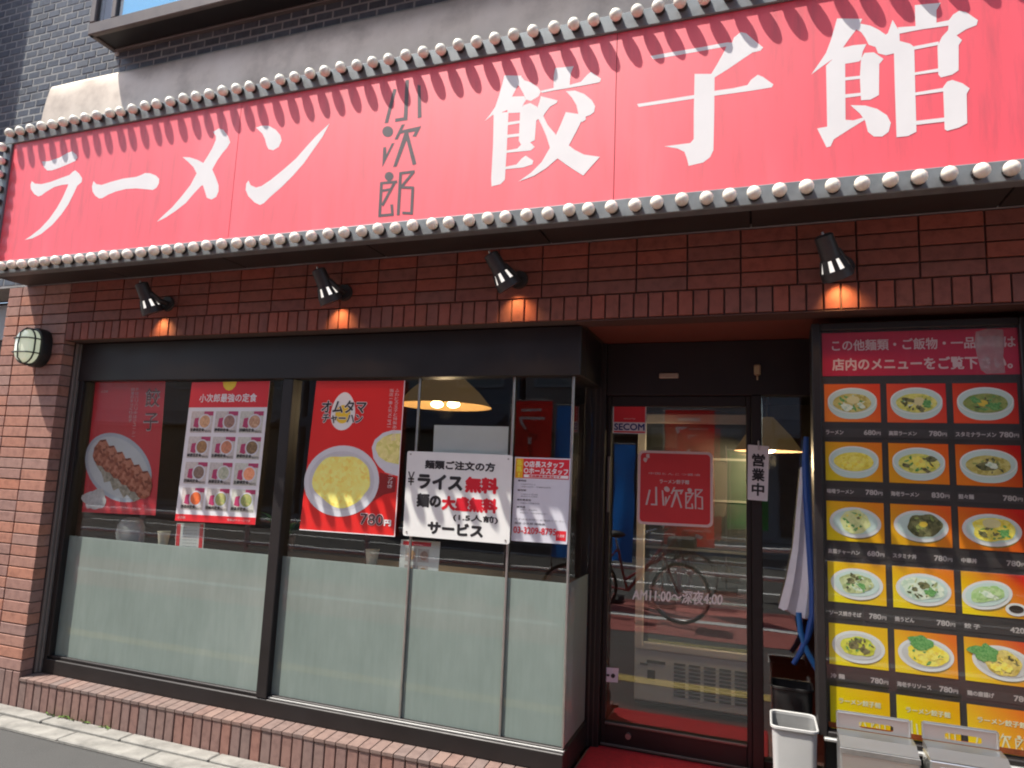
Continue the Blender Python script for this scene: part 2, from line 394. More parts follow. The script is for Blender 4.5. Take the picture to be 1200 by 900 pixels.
ob = MB(); j = .0035; x = .99                              # right pillar and band end, outside the photograph: one mesh
while x < XR-.15:
    z = .005
    while z < ZL-.05: ob.box(x+j, x+.2275-j, random.uniform(-.001, .001), .016, z+j, z+.0672-j, .0025); z += .0672
    x += .2275
x = XC+.2275*25
while x < XR-.15:
    for i in range(4): ob.box(x+j, x+.2275-j, random.uniform(-.001, .001), .016, ZS+i*RZ+j, ZS+(i+1)*RZ-j, .0025)
    x += .2275
x = XC+.066*84
while x < XR-.05: ob.box(x+j, x+.066-j, random.uniform(-.001, .001), .016, ZL+j, ZS-j, .0025); x += .066
stuff(obj('outer_bricks', ob, BRD, wall))

# upper tiled wall
ub = MB(); ub.box(-6.6, 3.0, .0012, .3, 2.62, 7.2)
tw = obj('tiled_wall', ub, MORTARL, bld)
PX, PZT = .119, .0562
cand = []; iz = 0; z = 3.42-.0562*14
while z < 5.6:
    x = -5.9 + (PX/2 if iz % 2 else 0)
    while x < 1.5:
        c = (x+PX/2, 0, z+PZT/2); px, py = proj(c)
        hid = (x > -4.66 and z < 3.45) or (x > -4.60 and z < 3.99) or (x > -4.0 and z > 4.21)
        if -14 < px < 1214 and -10 < py < 300 and not hid: cand.append((-(px < 620), x, z))
        elif z < 5.5 and not hid: cand.append((1, x, z))
        x += PX
    z += PZT; iz += 1
vis = sorted([c for c in cand if c[0] <= 0], key=lambda c: -proj((c[1], 0, c[2]))[1])[:300]
rest = [c for c in cand if c not in vis]
for _, x, z in vis: brick(x, x+PX, z, z+PZT, TILE, .006, -.0008, 'wall_tile', tw, .0062)
rm = MB()
for _, x, z in rest: rm.box(x+.006, x+PX-.006, -.0008, .01, z+.006, z+PZT-.006)
stuff(obj('outer_wall_tiles', rm, TILE, tw))

# sheet metal flashing curving from the tiled wall down to the back of the sign
def sheet_mat():
    m, t, p = nodes('painted sheet metal'); v = mapping(t, 'Object'); n = noise_n(t, v, 3.5, 6)
    r1 = ramp(t, [(.42, .355, .29), (.60, .52, .43), (.66, .58, .49)], [.32, .5, .66]); t.links.new(n.outputs[0], r1.inputs[0]); t.links.new(r1.outputs[0], p.inputs['Base Color'])
    p.inputs['Roughness'].default_value = .5; p.inputs['Metallic'].default_value = .25
    n2 = noise_n(t, mapping(t, 'Object', (1, .6, .6)), 2.6, 2); bn = N(t, 'ShaderNodeBump'); bn.inputs['Strength'].default_value = .35; bn.inputs['Distance'].default_value = .05
    t.links.new(n2.outputs[0], bn.inputs['Height']); t.links.new(bn.outputs[0], p.inputs['Normal']); return m
fm = MB(); prof = [(-.004, 4.045), (-.012, 4.043), (-.022, 4.02), (-.036, 3.94), (-.047, 3.85), (-.054, 3.75), (-.058, 3.62), (-.060, 3.50)]
xs = [-4.607+i*.33 for i in range(20)]
fv = [(x_, y_ + .006*noise.noise((x_*1.5, z_*3, 0)), z_) for x_ in xs for y_, z_ in prof]; n_ = len(prof)
fm.add(fv, [(i*n_+j, i*n_+j+1, (i+1)*n_+j+1, (i+1)*n_+j) for i in range(len(xs)-1) for j in range(n_-1)])
obj('flashing', fm, sheet_mat(), bld, smooth=True, ang=60)

# bay window over the sign
BX, BZ, BYF = -4.055, 4.195, -.20
bay = obj('bay_window', MB().box(BX, 2.6, BYF+.012, .006, BZ+.012, BZ+.05).box(BX+.02, BX+.06, BYF+.03, .006, BZ+.05, 5.8), BRONZE, bld)
f = MB(); f.box(BX, 2.6, BYF-.005, BYF+.03, BZ, BZ+.085, .006); f.box(BX, BX+.035, BYF, .0, BZ, BZ+.03, .004)
f.box(BX, 2.6, -.03, .004, BZ, BZ+.028, .004)
f.box(BX, BX+.05, BYF-.005, BYF+.03, BZ+.0855, 5.8, .006)
for xx in (-3.85, -1.9, 0.): f.box(xx-.02, xx+.02, BYF-.002, BYF+.03, BZ+.0855, 5.8, .004)
obj('frame', f, BRONZE2, bay)
obj('pane', MB().box(BX+.05, 2.55, BYF+.012, BYF+.016, BZ+.085, 5.8), glass_mat('bay glass', (.97, .98, 1)), bay)
obj('blue_panel', MB().box(-3.80, -3.28, BYF+.022, BYF+.026, BZ+.0855, 5.75), M('plain sky blue', (.12, .62, 1.), .4, var=.05, coat=.4), bay)  # flat blue sheet just behind the bay glass
obj('inner_blind', MB().box(BX+.06, 2.5, BYF+.05, BYF+.054, BZ+.06, 5.75), M('grey blind', (.22, .25, .27), .7), bay)
obj('bracket', MB().box(BX+.01, BX+.04, -.016, .0, BZ-.02, BZ+.0), M('white plastic', (.7, .7, .68), .5), bay)

# soffit of the recessed entrance, transom
obj('soffit', MB().box(-.80, 1.4, .131, .62, ZL+.001, ZL+.03), M('brick red soffit paint', (.19, .05, .032), .6, var=.15), bld)
obj('soffit_edge', MB().box(-.82, 1.4, .002, .131, ZL-.006, ZL-.0005, .002), M('dark soffit trim', (.08, .035, .028), .6), bld)

# ------------------------------------------------------------------ shop window
GY = .14                                                  # glass plane
win = obj('shop_window', MB().box(XC+.002, -.812, .098, .20, 2.0-.006, ZL-.004, .004), BRONZE, bld)
win['label'] = 'wide fixed window with dark frame and frosted lower glass'
fr = MB()
fr.box(XC+.062, -4.092, .10, .18, .30, 1.994, .004)
obj('frame_side', fr, BRONZE, win)
obj('bottom_rail', MB().box(XC+.03, -.842, .102, .185, .198, .282, .004).box(XC+.03, -.846, .118, .18, .283, .300, .003), BRONZE, win)
obj('jamb_strip', MB().box(XC+.004, XC+.022, .078, .11, .20, ZL-.006, .002).box(XC+.028, XC+.038, .09, .11, .20, ZL-.006, .002), M('weathered grey bead', (.20, .175, .155), .6, .2), win)
obj('jamb', MB().box(XC+.0385, XC+.0615, .104, .18, .20, ZL-.005, .003), BRONZE, win)
obj('mullion', MB().box(-2.535, -2.466, .100, .185, .284, 1.993, .004), BRONZE, win)
FROST_T, FROST_B = 1.018, .30
def film_mat():
    m, t, p = nodes('frosted film'); v = mapping(t, 'Object', (1, 1, .4)); n = noise_n(t, v, 2.2, 5)
    r1 = ramp(t, [(.175, .222, .197), (.215, .266, .238), (.265, .315, .285)], [.3, .5, .7]); t.links.new(n.outputs[0], r1.inputs[0])
    n3 = noise_n(t, mapping(t, 'Object', (6, 6, .8)), 6, 4); r3 = ramp(t, [(.93, .93, .93), (1, 1, 1)], [.35, .6]); t.links.new(n3.outputs[0], r3.inputs[0])
    t.links.new(mixc(t, r1.outputs[0], r3.outputs[0], 1., 'MULTIPLY'), p.inputs['Base Color'])
    p.inputs['Roughness'].default_value = .5; p.inputs['Coat Weight'].default_value = .55; p.inputs['Coat Roughness'].default_value = .03; p.inputs['Specular IOR Level'].default_value = .3
    return m
FILM = film_mat()
for a, b in ((-4.092, -2.535), (-2.466, -1.688), (-1.682, -1.160), (-1.154, -.856)):
    obj('pane', MB().box(a, b, GY, GY+.006, .290, 1.998), GLASS, win)
    obj('frosted_film', MB().box(a+.001, b-.001, GY-.0015, GY-.0005, FROST_B, FROST_T), FILM, win)
obj('return_pane', MB().box(-.858, -.852, GY+.004, .545, .290, 1.998), GLASS, win)
obj('return_film', MB().box(-.8515, -.8505, GY+.004, .53, FROST_B, FROST_T), FILM, win)
obj('return_rail', MB().box(-.90, -.8425, .186, .56, .17, .290, .004), BRONZE, win)
obj('return_header', MB().box(-.95, -.813, .201, .56, 1.995, ZL-.004, .004), BRONZE, win)
for xx in (-1.685, -1.157, -.853):
    obj('glazing_post', MB().box(xx-.0055, xx+.0055, GY-.014, GY+.001, .284, 1.993, .002), STEELP, win)
obj('sill_bead', MB().box(-2.466, -.842, .112, .134, .2825, .292, .002), M('pale bead', (.26, .26, .25), .5, .3), win)

# ------------------------------------------------------------------ entrance
DY = .60
FZ = .16                                                  # floor level inside
struct('entrance_step', MB().box(-.842, .98, .0, .70, 0, FZ, .006), M('step tile', (.16, .10, .085), .6, var=.3, scale=20, bump=.2))
ent = obj('entrance_frame', MB().box(-.90, -.785, .552, .66, FZ, 2.238, .003).box(-.05, .0, .565, .66, FZ, 1.955, .003)
          .box(-.785, .98, .572, .66, 1.956, 2.238, .003).box(0.0, .98, .59, .66, FZ, FZ+.07, .003).box(.30, .98, .60, .66, FZ+.07, 1.956), BRONZE, bld)
obj('post_trim', MB().box(-.842, -.834, .546, .5515, FZ, 1.99, .001).box(-.815, -.809, .546, .5515, FZ, 1.99, .001), M('bronze edge', (.07, .06, .052), .4, .4), ent)
obj('sensor', MB().box(-.505, -.405, .555, .572, 2.045, 2.072, .004), M('cream plastic', (.40, .34, .27), .5, var=.05), ent)
hk = MB(); hk.box(-.035, -.003, .548, .572, 2.055, 2.11, .006); hk.tube([(-.019, .552, 2.06), (-.019, .54, 2.03), (-.019, .532, 2.045)], .004, 8)
obj('hook', hk, M('aged cream hook', (.46, .38, .22), .45), ent)
obj('sidelight_pane', MB().box(.0, .30, .617, .622, FZ+.07, 1.956), GLASSD, ent)
dr = MB(); dr.box(-.785, -.762, .60, .64, FZ+.012, 1.955, .003); dr.box(-.075, -.0505, .60, .64, FZ+.012, 1.955, .003)
dr.box(-.7615, -.0755, .60, .64, FZ+.012, .285, .003); dr.box(-.7615, -.0755, .60, .64, 1.90, 1.955, .003)
door = obj('entrance_door', dr, BRONZE, bld); door['label'] = 'sliding glass entrance door in dark bronze frame'
obj('pane', MB().box(-.7615, -.0755, .617, .622, .285, 1.90), GLASSD, door)
obj('rail_edge', MB().box(-.7615, -.0755, .592, .5995, .275, .287, .002).box(-.78, -.055, .590, .60, FZ+.014, FZ+.024, .001), M('worn rail edge', (.16, .13, .115), .45, .4), door)
obj('handle', MB().box(-.776, -.762, .586, .6, 1.335, 1.63, .003), M('door pull', (.19, .18, .17), .4, .6), door)
lk = MB(); lk.tube([(-.64, .60, .235), (-.64, .586, .235)], .014, 14); obj('lock', lk, STEELP, door, smooth=True)

# ------------------------------------------------------------------ inside
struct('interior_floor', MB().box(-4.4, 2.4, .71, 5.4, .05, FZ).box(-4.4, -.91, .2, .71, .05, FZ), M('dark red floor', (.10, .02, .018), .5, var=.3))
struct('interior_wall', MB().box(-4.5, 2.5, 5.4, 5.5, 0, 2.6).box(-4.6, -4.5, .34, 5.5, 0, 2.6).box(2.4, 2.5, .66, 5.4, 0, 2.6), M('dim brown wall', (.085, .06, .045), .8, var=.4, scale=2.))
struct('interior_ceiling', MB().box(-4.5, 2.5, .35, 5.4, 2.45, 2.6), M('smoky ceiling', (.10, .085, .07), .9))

# ------------------------------------------------------------------ the big sign
SX0, SX1 = -4.60, 1.75; SPY, SFY = -.25, -.262
sign = tag(empty('shop_sign', (-1.4, -.15, 2.62)), 'long red shop sign with white Japanese lettering, edged by rows of bulbs', 'sign')
def sign_mat():
    m, t, p = nodes('sun faded red acrylic'); v = mapping(t, 'Object', (1, 1, .25)); n = noise_n(t, v, 1.2, 4); n2 = noise_n(t, mapping(t, 'Object', (4, 4, .5)), 5, 5)
    r1 = ramp(t, [(.82, .022, .052), (.90, .042, .08), (.92, .095, .135)], [.32, .5, .68]); t.links.new(n.outputs[0], r1.inputs[0])
    r2 = ramp(t, [(.80, .78, .78), (1, 1, 1)], [.32, .52]); t.links.new(n2.outputs[0], r2.inputs[0])
    t.links.new(mixc(t, r1.outputs[0], r2.outputs[0], 1., 'MULTIPLY'), p.inputs['Base Color'])
    p.inputs['Roughness'].default_value = .62; p.inputs['Specular IOR Level'].default_value = 1.
    p.inputs['Coat Weight'].default_value = .65; p.inputs['Coat Roughness'].default_value = .55; p.inputs['Coat IOR'].default_value = 1.8
    return m
SM = sign_mat()
for a, b in ((-4.525, -2.695), (-2.692, -.598), (-.595, 1.68)):
    obj('panel', MB().box(a, b, SPY, SPY+.01, 2.704, 3.491), SM, sign)
obj('frame', MB().box(SX0, SX1, SFY, -.20, 3.492, 3.578, .004).box(SX0, SX1, SFY, -.20, 2.62, 2.703, .004)
    .box(SX0, -4.526, SFY, -.20, 2.7035, 3.4915, .004).box(1.681, SX1, SFY, -.20, 2.7035, 3.4915, .004), GREYMET, sign)
obj('casing', MB().box(SX0+.01, SX1-.01, -.199, .004, 2.640, 3.50).box(SX0+.004, SX1-.004, -.2385, -.1995, 2.71, 3.50), BLACK, sign)
so = MB()
xx = SX0+.006
while xx < SX1-.1: so.box(xx, min(xx+.905, SX1-.006), -.198, .002, 2.624, 2.639, .002); xx += .912
obj('soffit_boards', so, M('dark soffit board', (.028, .022, .02), .55, var=.35, scale=5), sign)

BULB = M('cream glass bulb', (.97, .93, .79), .35, var=.12, scale=30, coat=.6, per=True)
SOCK = M('black bulb socket', (.02, .018, .017), .5)
def bulb_meshes():
    b = MB(); n = 14; prof_ = [(0, -.056), (.011, -.055), (.020, -.050), (.0268, -.040), (.0282, -.031), (.0255, -.019), (.018, -.009), (.015, -.004)]
    vv = []; ff = []
    for r_, y_ in prof_:
        for k_ in range(n): a = 2*math.pi*k_/n; vv.append((r_*math.cos(a), y_, r_*math.sin(a)))
    for i in range(len(prof_)-1):
        for k_ in range(n): a = i*n+k_; c = i*n+(k_+1) % n; ff.append((a, c, c+n, a+n))
    me = bpy.data.meshes.new('light_bulb'); me.from_pydata(vv, [], ff); me.materials.append(BULB); me.polygons.foreach_set('use_smooth', [True]*len(ff))
    s_ = MB().tube([(0, -.008, 0), (0, .002, 0)], [.021, .024], 12)
    ms = bpy.data.meshes.new('socket'); ms.from_pydata(s_.v, [], s_.f); ms.materials.append(SOCK)
    return me, ms
BME, SME = bulb_meshes()
def bulb(x_, z_):
    o = inst('light_bulb', BME, (x_+random.uniform(-.003, .003), SFY-.004, z_+random.uniform(-.003, .003)), sign, rot=(random.uniform(-.12, .12), random.uniform(0, 3), random.uniform(-.12, .12)))
    s_ = bpy.data.objects.new('socket', SME); COL.objects.link(s_); s_.parent = o
PB = .0954
x = -4.508
while x < SX1-.03: bulb(x, 3.548); x += PB
x = .1715-PB*49
while x < SX1-.03: bulb(x, 2.657); x += PB
for z in (3.455, 3.365, 3.275, 3.185, 3.095, 3.005, 2.915, 2.825, 2.745): bulb(-4.562, z)

# lettering, outlines read off the photograph and laid on the panel
def tr(reg, scale, pts): return [(reg[0]+a/scale, reg[1]+b/scale) for a, b in pts]
def line(p, q, wd):
    d = Vector((q[0]-p[0], q[1]-p[1])); n = Vector((-d.y, d.x)).normalized()*wd/2; e = d.normalized()*wd*.35
    return [(p[0]-e.x+n.x, p[1]-e.y+n.y), (q[0]+e.x+n.x, q[1]+e.y+n.y), (q[0]+e.x-n.x, q[1]+e.y-n.y), (p[0]-e.x-n.x, p[1]-e.y-n.y)]
def circ(c, r_, n=18): return [(c[0]+r_*math.cos(2*math.pi*k_/n), c[1]+r_*math.sin(2*math.pi*k_/n)) for k_ in range(n)]
CH = {}
rg = (20, 160); q = 6.6667
CH['ra'] = [tr(rg, q, p) for p in (
 [(195,195),(250,192),(330,165),(390,130),(430,115),(462,140),(472,165),(455,190),(400,215),(330,245),(270,265),(235,265),(210,240)],
 [(115,348),(140,368),(190,372),(260,355),(340,325),(410,300),(435,275),(455,264),(485,290),(508,325),(505,355),(470,385),(440,450),(400,530),(345,610),(275,690),(190,760),(120,795),(60,808),(110,775),(180,720),(250,645),(310,560),(355,480),(395,390),(400,372),(350,378),(290,395),(230,430),(190,460),(165,468),(135,450),(108,410),(105,375)])]
CH['bar'] = [tr(rg, q, [(597,348),(620,372),(660,378),(740,352),(830,328),(930,315),(970,300),(1000,285),(1040,287),(1085,305),(1110,330),(1108,365),(1090,400),(1060,418),(1010,412),(930,405),(850,410),(770,430),(710,455),(665,482),(640,483),(610,462),(590,430),(585,390)])]
rg = (180, 140); q = 5.4545
CH['me'] = [tr(rg, q, [(380,80),(415,58),(445,65),(475,105),(490,145),(470,180),(440,215),(405,265),(375,320),(395,365),(415,420),(415,460),(400,495),(370,512),(340,500),(328,460),(315,420),(303,425),(260,470),(205,535),(140,585),(80,625),(20,655),(60,615),(120,560),(180,490),(235,420),(275,345),(255,305),(220,270),(185,240),(230,242),(280,258),(318,278),(345,235),(375,185),(398,130),(398,105)])]
CH['n'] = [tr(rg, q, p) for p in (
 [(655,52),(690,40),(735,40),(780,65),(810,100),(818,135),(800,175),(765,197),(735,190),(722,165),(712,125),(695,90)],
 [(607,390),(620,420),(655,435),(690,425),(750,385),(830,320),(910,250),(980,170),(1040,105),(1125,25),(1080,110),(1020,195),(960,280),(890,360),(820,430),(745,495),(705,535),(680,547),(645,530),(605,490),(588,450),(592,410)])]
rg = (430, 85); q = 5.
CH['ko'] = [tr(rg, q, p) for p in ([(155,95),(174,98),(124,295),(103,297)], [(226,45),(247,42),(237,278),(165,290),(165,270),(215,262)], [(297,72),(314,75),(320,262),(297,268)])]
CH['ji'] = [tr(rg, q, p) for p in (circ((122, 346), 32), [(95,440),(112,435),(114,480),(145,415),(162,412),(90,555)],
 [(203,305),(222,303),(205,338),(318,313),(287,377),(266,374),(283,345),(242,352),(290,535),(268,542),(232,397),(174,550),(153,554),(220,352),(195,360),(180,392),(161,392)])]
CH['ro'] = [tr(rg, q, p) for p in [circ((130, 608), 26), [(119,628),(141,628),(141,650),(119,650)], line((85,650),(74,842),17), line((86,648),(172,640),15), line((92,692),(138,684),14), line((160,648),(92,775),16),
 line((76,838),(150,832),16), line((145,778),(149,828),15), line((197,592),(183,830),17), line((196,590),(274,580),15), line((268,588),(206,664),15), line((204,672),(268,674),15), line((268,676),(261,826),17), line((212,822),(258,824),15)]]
rg = (560, 70); q = 5.625
CH['gyo'] = [tr(rg, q, p) for p in (
 [(175,103),(288,105),(262,172),(225,243),(235,262),(195,330),(108,368),(100,362),(45,405),(85,355),(115,310),(140,235),(160,165)],
 [(280,104),(305,135),(350,150),(395,180),(415,210),(400,242),(350,272),(318,264),(300,222),(272,172),(262,165)],
 [(225,243),(305,240),(318,264),(296,300),(290,348),(195,352),(195,290)],
 [(105,350),(202,345),(192,560),(178,790),(150,820),(90,835),(88,780),(100,560)],
 [(198,412),(280,400),(280,418),(198,432)], [(193,495),(275,485),(275,505),(193,515)],
 [(300,300),(345,285),(392,310),(385,400),(375,530),(345,545),(375,575),(350,598),(188,614),(188,598),(260,585),(285,560),(270,535),(278,345)],
 [(180,706),(255,690),(290,650),(315,632),(365,665),(360,690),(300,710),(180,722)],
 [(510,55),(632,42),(612,90),(605,172),(500,186),(500,110)],
 [(415,205),(500,185),(610,165),(680,145),(720,100),(745,80),(812,125),(805,148),(720,165),(600,186),(500,202),(420,219)],
 [(415,240),(525,268),(520,285),(475,310),(440,355),(430,375),(400,390),(383,402),(388,330),(405,280)],
 [(580,208),(640,203),(700,225),(750,265),(773,305),(766,345),(740,365),(710,375),(712,395),(685,412),(663,360),(650,300),(620,250)],
 [(580,345),(665,358),(687,395),(650,470),(600,565),(640,595),(700,625),(805,640),(750,700),(695,764),(640,730),(580,690),(525,650),(450,715),(370,765),(268,803),(350,745),(420,675),(475,580),(450,500),(420,430),(398,390),(430,368),(460,430),(515,495),(545,430)])]
rg = (740, 20); q = 5.
CH['shi'] = [tr(rg, q, p) for p in (
 [(112,228),(250,203),(400,178),(560,148),(590,150),(600,120),(640,88),(672,95),(730,145),(772,178),(755,197),(710,207),(650,247),(570,302),(485,355),(460,345),(500,280),(550,190),(555,172),(400,200),(250,227),(128,247)],
 [(370,333),(487,333),(485,560),(480,780),(460,822),(420,852),(335,872),(325,830),(310,790),(270,770),(192,758),(280,746),(345,738),(365,715),(365,560)],
 [(33,510),(200,483),(372,456),(372,477),(200,504),(43,527)], [(480,433),(600,416),(680,398),(700,368),(740,338),(770,350),(832,395),(822,412),(700,432),(480,462)])]
rg = (940, 0); q = 5.
CH['kan'] = [tr(rg, q, p) for p in (
 [(205,108),(352,110),(340,138),(315,175),(270,235),(235,285),(235,365),(180,345),(120,387),(53,437),(100,370),(140,310),(170,230),(190,160)],
 [(300,135),(350,140),(400,150),(450,175),(490,203),(500,195),(525,270),(540,310),(490,324),(445,312),(430,275),(390,262),(370,222),(345,187),(315,172)],
 [(235,280),(300,265),(377,258),(355,300),(347,345),(335,360),(250,374),(232,365)],
 [(140,385),(180,345),(252,370),(254,702),(300,705),(360,688),(362,705),(270,762),(185,817),(167,857),(143,864),(88,753),(110,748),(147,742)],
 [(248,453),(345,443),(345,461),(248,472)], [(250,553),(345,543),(345,561),(250,574)],
 [(345,345),(365,310),(420,306),(477,345),(452,375),(450,557),(400,584),(345,587),(338,450)],
 [(283,616),(370,618),(440,638),(497,675),(520,720),(507,772),(470,800),(420,800),(385,772),(370,710),(340,667)],
 [(660,30),(812,16),(787,60),(787,140),(665,160),(662,90)],
 [(560,160),(660,153),(785,133),(860,118),(885,85),(920,63),(960,70),(1030,118),(1022,147),(960,172),(905,207),(937,235),(917,265),(917,412),(880,437),(813,454),(798,437),(793,270),(820,215),(855,177),(858,150),(700,172),(570,197)],
 [(500,200),(530,116),(570,185),(572,240),(632,256),(657,275),(662,500),(670,772),(620,797),(553,804),(543,500),(538,313),(490,324),(470,270)],
 [(652,272),(800,243),(800,263),(652,292)], [(658,425),(802,400),(802,420),(658,440)], [(658,543),(835,513),(835,535),(658,560)], [(666,708),(838,688),(838,712),(666,732)],
 [(826,510),(850,478),(880,468),(940,488),(982,518),(964,550),(967,722),(920,747),(850,767),(835,757)])]
LETW = M('white letter vinyl', (.80, .79, .78), .5, var=.05, scale=4, spec=.6)
LETG = M('grey letter vinyl', (.115, .10, .105), .5, var=.1)
for key, polys in CH.items():
    mb = MB()
    for i, p in enumerate(polys): mb.poly([pY(a, b, SPY-.0004-.00005*i) for a, b in p])
    obj('letter', mb, LETG if key in ('ko', 'ji', 'ro') else LETW, sign)
def unit(key):                                            # a sign character fitted to a unit box, for reuse
    ps = [[pY(a, b, SPY) for a, b in p] for p in CH[key]]
    xs_ = [v.x for p in ps for v in p]; zs_ = [v.z for p in ps for v in p]
    return [[((v.x-min(xs_))/(max(xs_)-min(xs_)), (max(zs_)-v.z)/(max(zs_)-min(zs_))) for v in p] for p in ps]
def put_char(Q, mb, key, a, b, c, d, lay):
    for i, p in enumerate(unit(key)): Q.poly(mb, [(a+(c-a)*u, b+(d-b)*v) for u, v in p], lay+.1*i)

# ------------------------------------------------------------------ spot lamps under the sign
SPH = M('black spot lamp metal', (.045, .040, .038), .5, .25, var=.3)
def bent(mb, pts, r_, n=16): mb.tube(pts, r_, n, cap=False); return mb
def spot(x_, zc, lean, twist, label, i):
    root = tag(empty('spot_lamp', (x_+.03, 0, zc-.02)), label, 'lamp', 'spot lamps over the shop window')
    top = Vector((x_-.02-lean*.5, -.145, zc+.10)); ax = Vector((.04+lean, .075, -.165)).normalized()
    u = ax.orthogonal().normalized(); v = ax.cross(u)
    b = MB(); b.tube([top, top+ax*.006, top+ax*.085, top+ax*.105], [.027, .036, .039, .041], 18); 
    obj('housing', b, SPH, root, smooth=True)
    h = MB(); h.tube([top+ax*.148, top+ax*.152, top+ax*.186, top+ax*.185, top+ax*.15], [.055, .059, .062, .058, .054], 20, cap=False)
    obj('hood_ring', h, SPH, root, smooth=True)
    inner = MB(); inner.tube([top+ax*.104, top+ax*.150], [.036, .051], 20, cap=False)
    obj('reflector', inner, M('lit lamp reflector', (.75, .72, .70), .25, .6, emis=(1, .93, .85), estr=.55), root, smooth=True)
    for k_ in range(8):                                   # ribs leaving open slots
        a = 2*math.pi*k_/8+twist; d = u*math.cos(a)+v*math.sin(a); e = ax.cross(d)
        r_ = MB(); p0 = top+ax*.10+d*.040; p1 = top+ax*.152+d*.055; wd = .0085 if k_ % 2 else .012
        r_.prism([p0-e*wd, p0+e*wd, p1+e*wd*1.2, p1-e*wd*1.2], d*.004); obj('rib', r_, SPH, root)
    a = MB(); a.tube([(x_+.055, -.002, zc+.005), (x_+.055, -.018, zc+.005)], [.046, .042], 20); obj('wall_plate', a, SPH, root, smooth=True)
    m_ = top+ax*.07
    a = MB(); a.tube([(x_+.055, -.018, zc+.005), (x_+.055, -.07, zc+.008), m_+Vector((.03, .012, 0)), m_], [.017, .017, .02, .018], 12); obj('arm', a, SPH, root, smooth=True)
    a = MB(); a.tube([top+Vector((0, -.002, 0)), top-ax*.012], [.006, .004], 8); obj('screw', a, STEELP, root)
    bl = MB(); bl.sphere(top+ax*.145, .022); obj('bulb', bl, M('lit warm bulb', (.9, .8, .6), .4, emis=(1, .72, .38), estr=6.), root, smooth=True)
    ld = bpy.data.lights.new('spot_light', 'SPOT'); ld.energy = 1.7; ld.color = (1, .55, .22); ld.spot_size = R(100); ld.spot_blend = 1.; ld.shadow_soft_size = .012
    lo = bpy.data.objects.new('spot_light', ld); COL.objects.link(lo); src = top+ax*.196; place(lo, src, root)
    lo.rotation_euler = (Vector((src.x+.015, .005, 2.255))-src).to_track_quat('-Z', 'Y').to_euler()
for i, (px, py, lean, tw_, lb) in enumerate((
    (170, 352, .0, .2, 'black spot lamp nearest the wall lamp, above the dumpling poster'), (379, 338, .01, .5, 'black spot lamp above the fried rice poster'),
    (586, 322, .05, .35, 'black spot lamp above the white notice board'), (974, 305, .02, .0, 'black spot lamp above the menu board corner'))):
    p = pY(px, py, -.12); spot(p.x, p.z, lean, tw_, lb, i)

# ------------------------------------------------------------------ caged wall lamp on the pillar
wl = tag(empty('wall_lamp', (-4.375, 0, 2.05)), 'oval caged wall lamp with black base on the brick pillar', 'lamp')
def stad(cx, cz, hw, hh, n=10):
    pts = []
    for k_ in range(n+1): a = math.pi*k_/n; pts.append((cx+hw*math.cos(a), cz+hh-hw+hw*math.sin(a)))
    for k_ in range(n+1): a = math.pi+math.pi*k_/n; pts.append((cx+hw*math.cos(a), cz-hh+hw+hw*math.sin(a)))
    return pts
CX, CZ = -4.372, 2.192
def loft(mb, secs, cap=True):
    n = len(secs[0]); vv = [p for s_ in secs for p in s_]; ff = [(i*n+k_, i*n+(k_+1) % n, (i+1)*n+(k_+1) % n, (i+1)*n+k_) for i in range(len(secs)-1) for k_ in range(n)]
    if cap: ff.append(tuple(range((len(secs)-1)*n, len(secs)*n)))
    return mb.add(vv, ff)
ring = lambda hw, hh, y_: [(a, y_, b) for a, b in stad(CX, CZ, hw, hh)]
LBK = M('black cast lamp base', (.014, .014, .014), .5, var=.3, bump=.3)
obj('base', loft(MB(), [ring(.095, .125, -.001), ring(.098, .128, -.05), ring(.092, .122, -.066), ring(.078, .108, -.068)]), LBK, wl, smooth=True)
obj('glass_cover', loft(MB(), [ring(.078, .108, -.066), ring(.077, .107, -.10), ring(.066, .096, -.128), ring(.04, .07, -.142), ring(.005, .035, -.145)]), M('frosted lamp glass', (.60, .62, .52), .25, var=.08, coat=.5, emis=(.9, 1., .7), estr=.2), wl, smooth=True)
cg = MB(); rr_ = ring(.083, .113, -.105); cg.tube(rr_+rr_[:1], .005, 8); obj('cage_ring', cg, LBK, wl, smooth=True)
cg = MB()
for zz in (-.045, .045): cg.tube([(CX-.083, -.06, CZ+zz), (CX-.082, -.11, CZ+zz), (CX-.06, -.142, CZ+zz), (CX, -.152, CZ+zz), (CX+.06, -.142, CZ+zz), (CX+.082, -.11, CZ+zz), (CX+.083, -.06, CZ+zz)], .0045, 8)
cg.tube([(CX, -.06, CZ-.115), (CX, -.11, CZ-.114), (CX, -.145, CZ-.08), (CX, -.153, CZ), (CX, -.145, CZ+.08), (CX, -.11, CZ+.114), (CX, -.06, CZ+.115)], .0045, 8)
obj('cage_bars', cg, LBK, wl, smooth=True)

# ------------------------------------------------------------------ posters and notices on the window
def sheet(name, Q, mat, label, cat, thick=.0012, rad=0., group=None, lay=0):
    mb = MB()
    if rad:
        t_ = MB(); Q.rrect(t_, 0, 0, 1, 1, rad, lay); mb.prism(t_.v, (0, thick, 0))
    else: mb.prism([Q.at(0, 1, lay), Q.at(1, 1, lay), Q.at(1, 0, lay), Q.at(0, 0, lay)], (0, thick, 0))
    return tag(obj(name, mb, mat), label, cat, group)
def bowlpic(Q, par, cu, cv, ru, rv, rim, food, lay=1, kind='bowl', inner=.78, dv=-.06, seed=0., rot=0.):
    o = part(kind, par, rim, lambda m: Q.ell(m, cu, cv, ru, rv, lay, 32, rot))
    part('food', par, food, lambda m: Q.ell(m, cu, cv+dv*rv, ru*inner, rv*inner, lay+1, 30, rot, .10, seed))
    return o
PLATE = M('printed white plate', (.70, .71, .74), .4, var=.08, coat=.3)
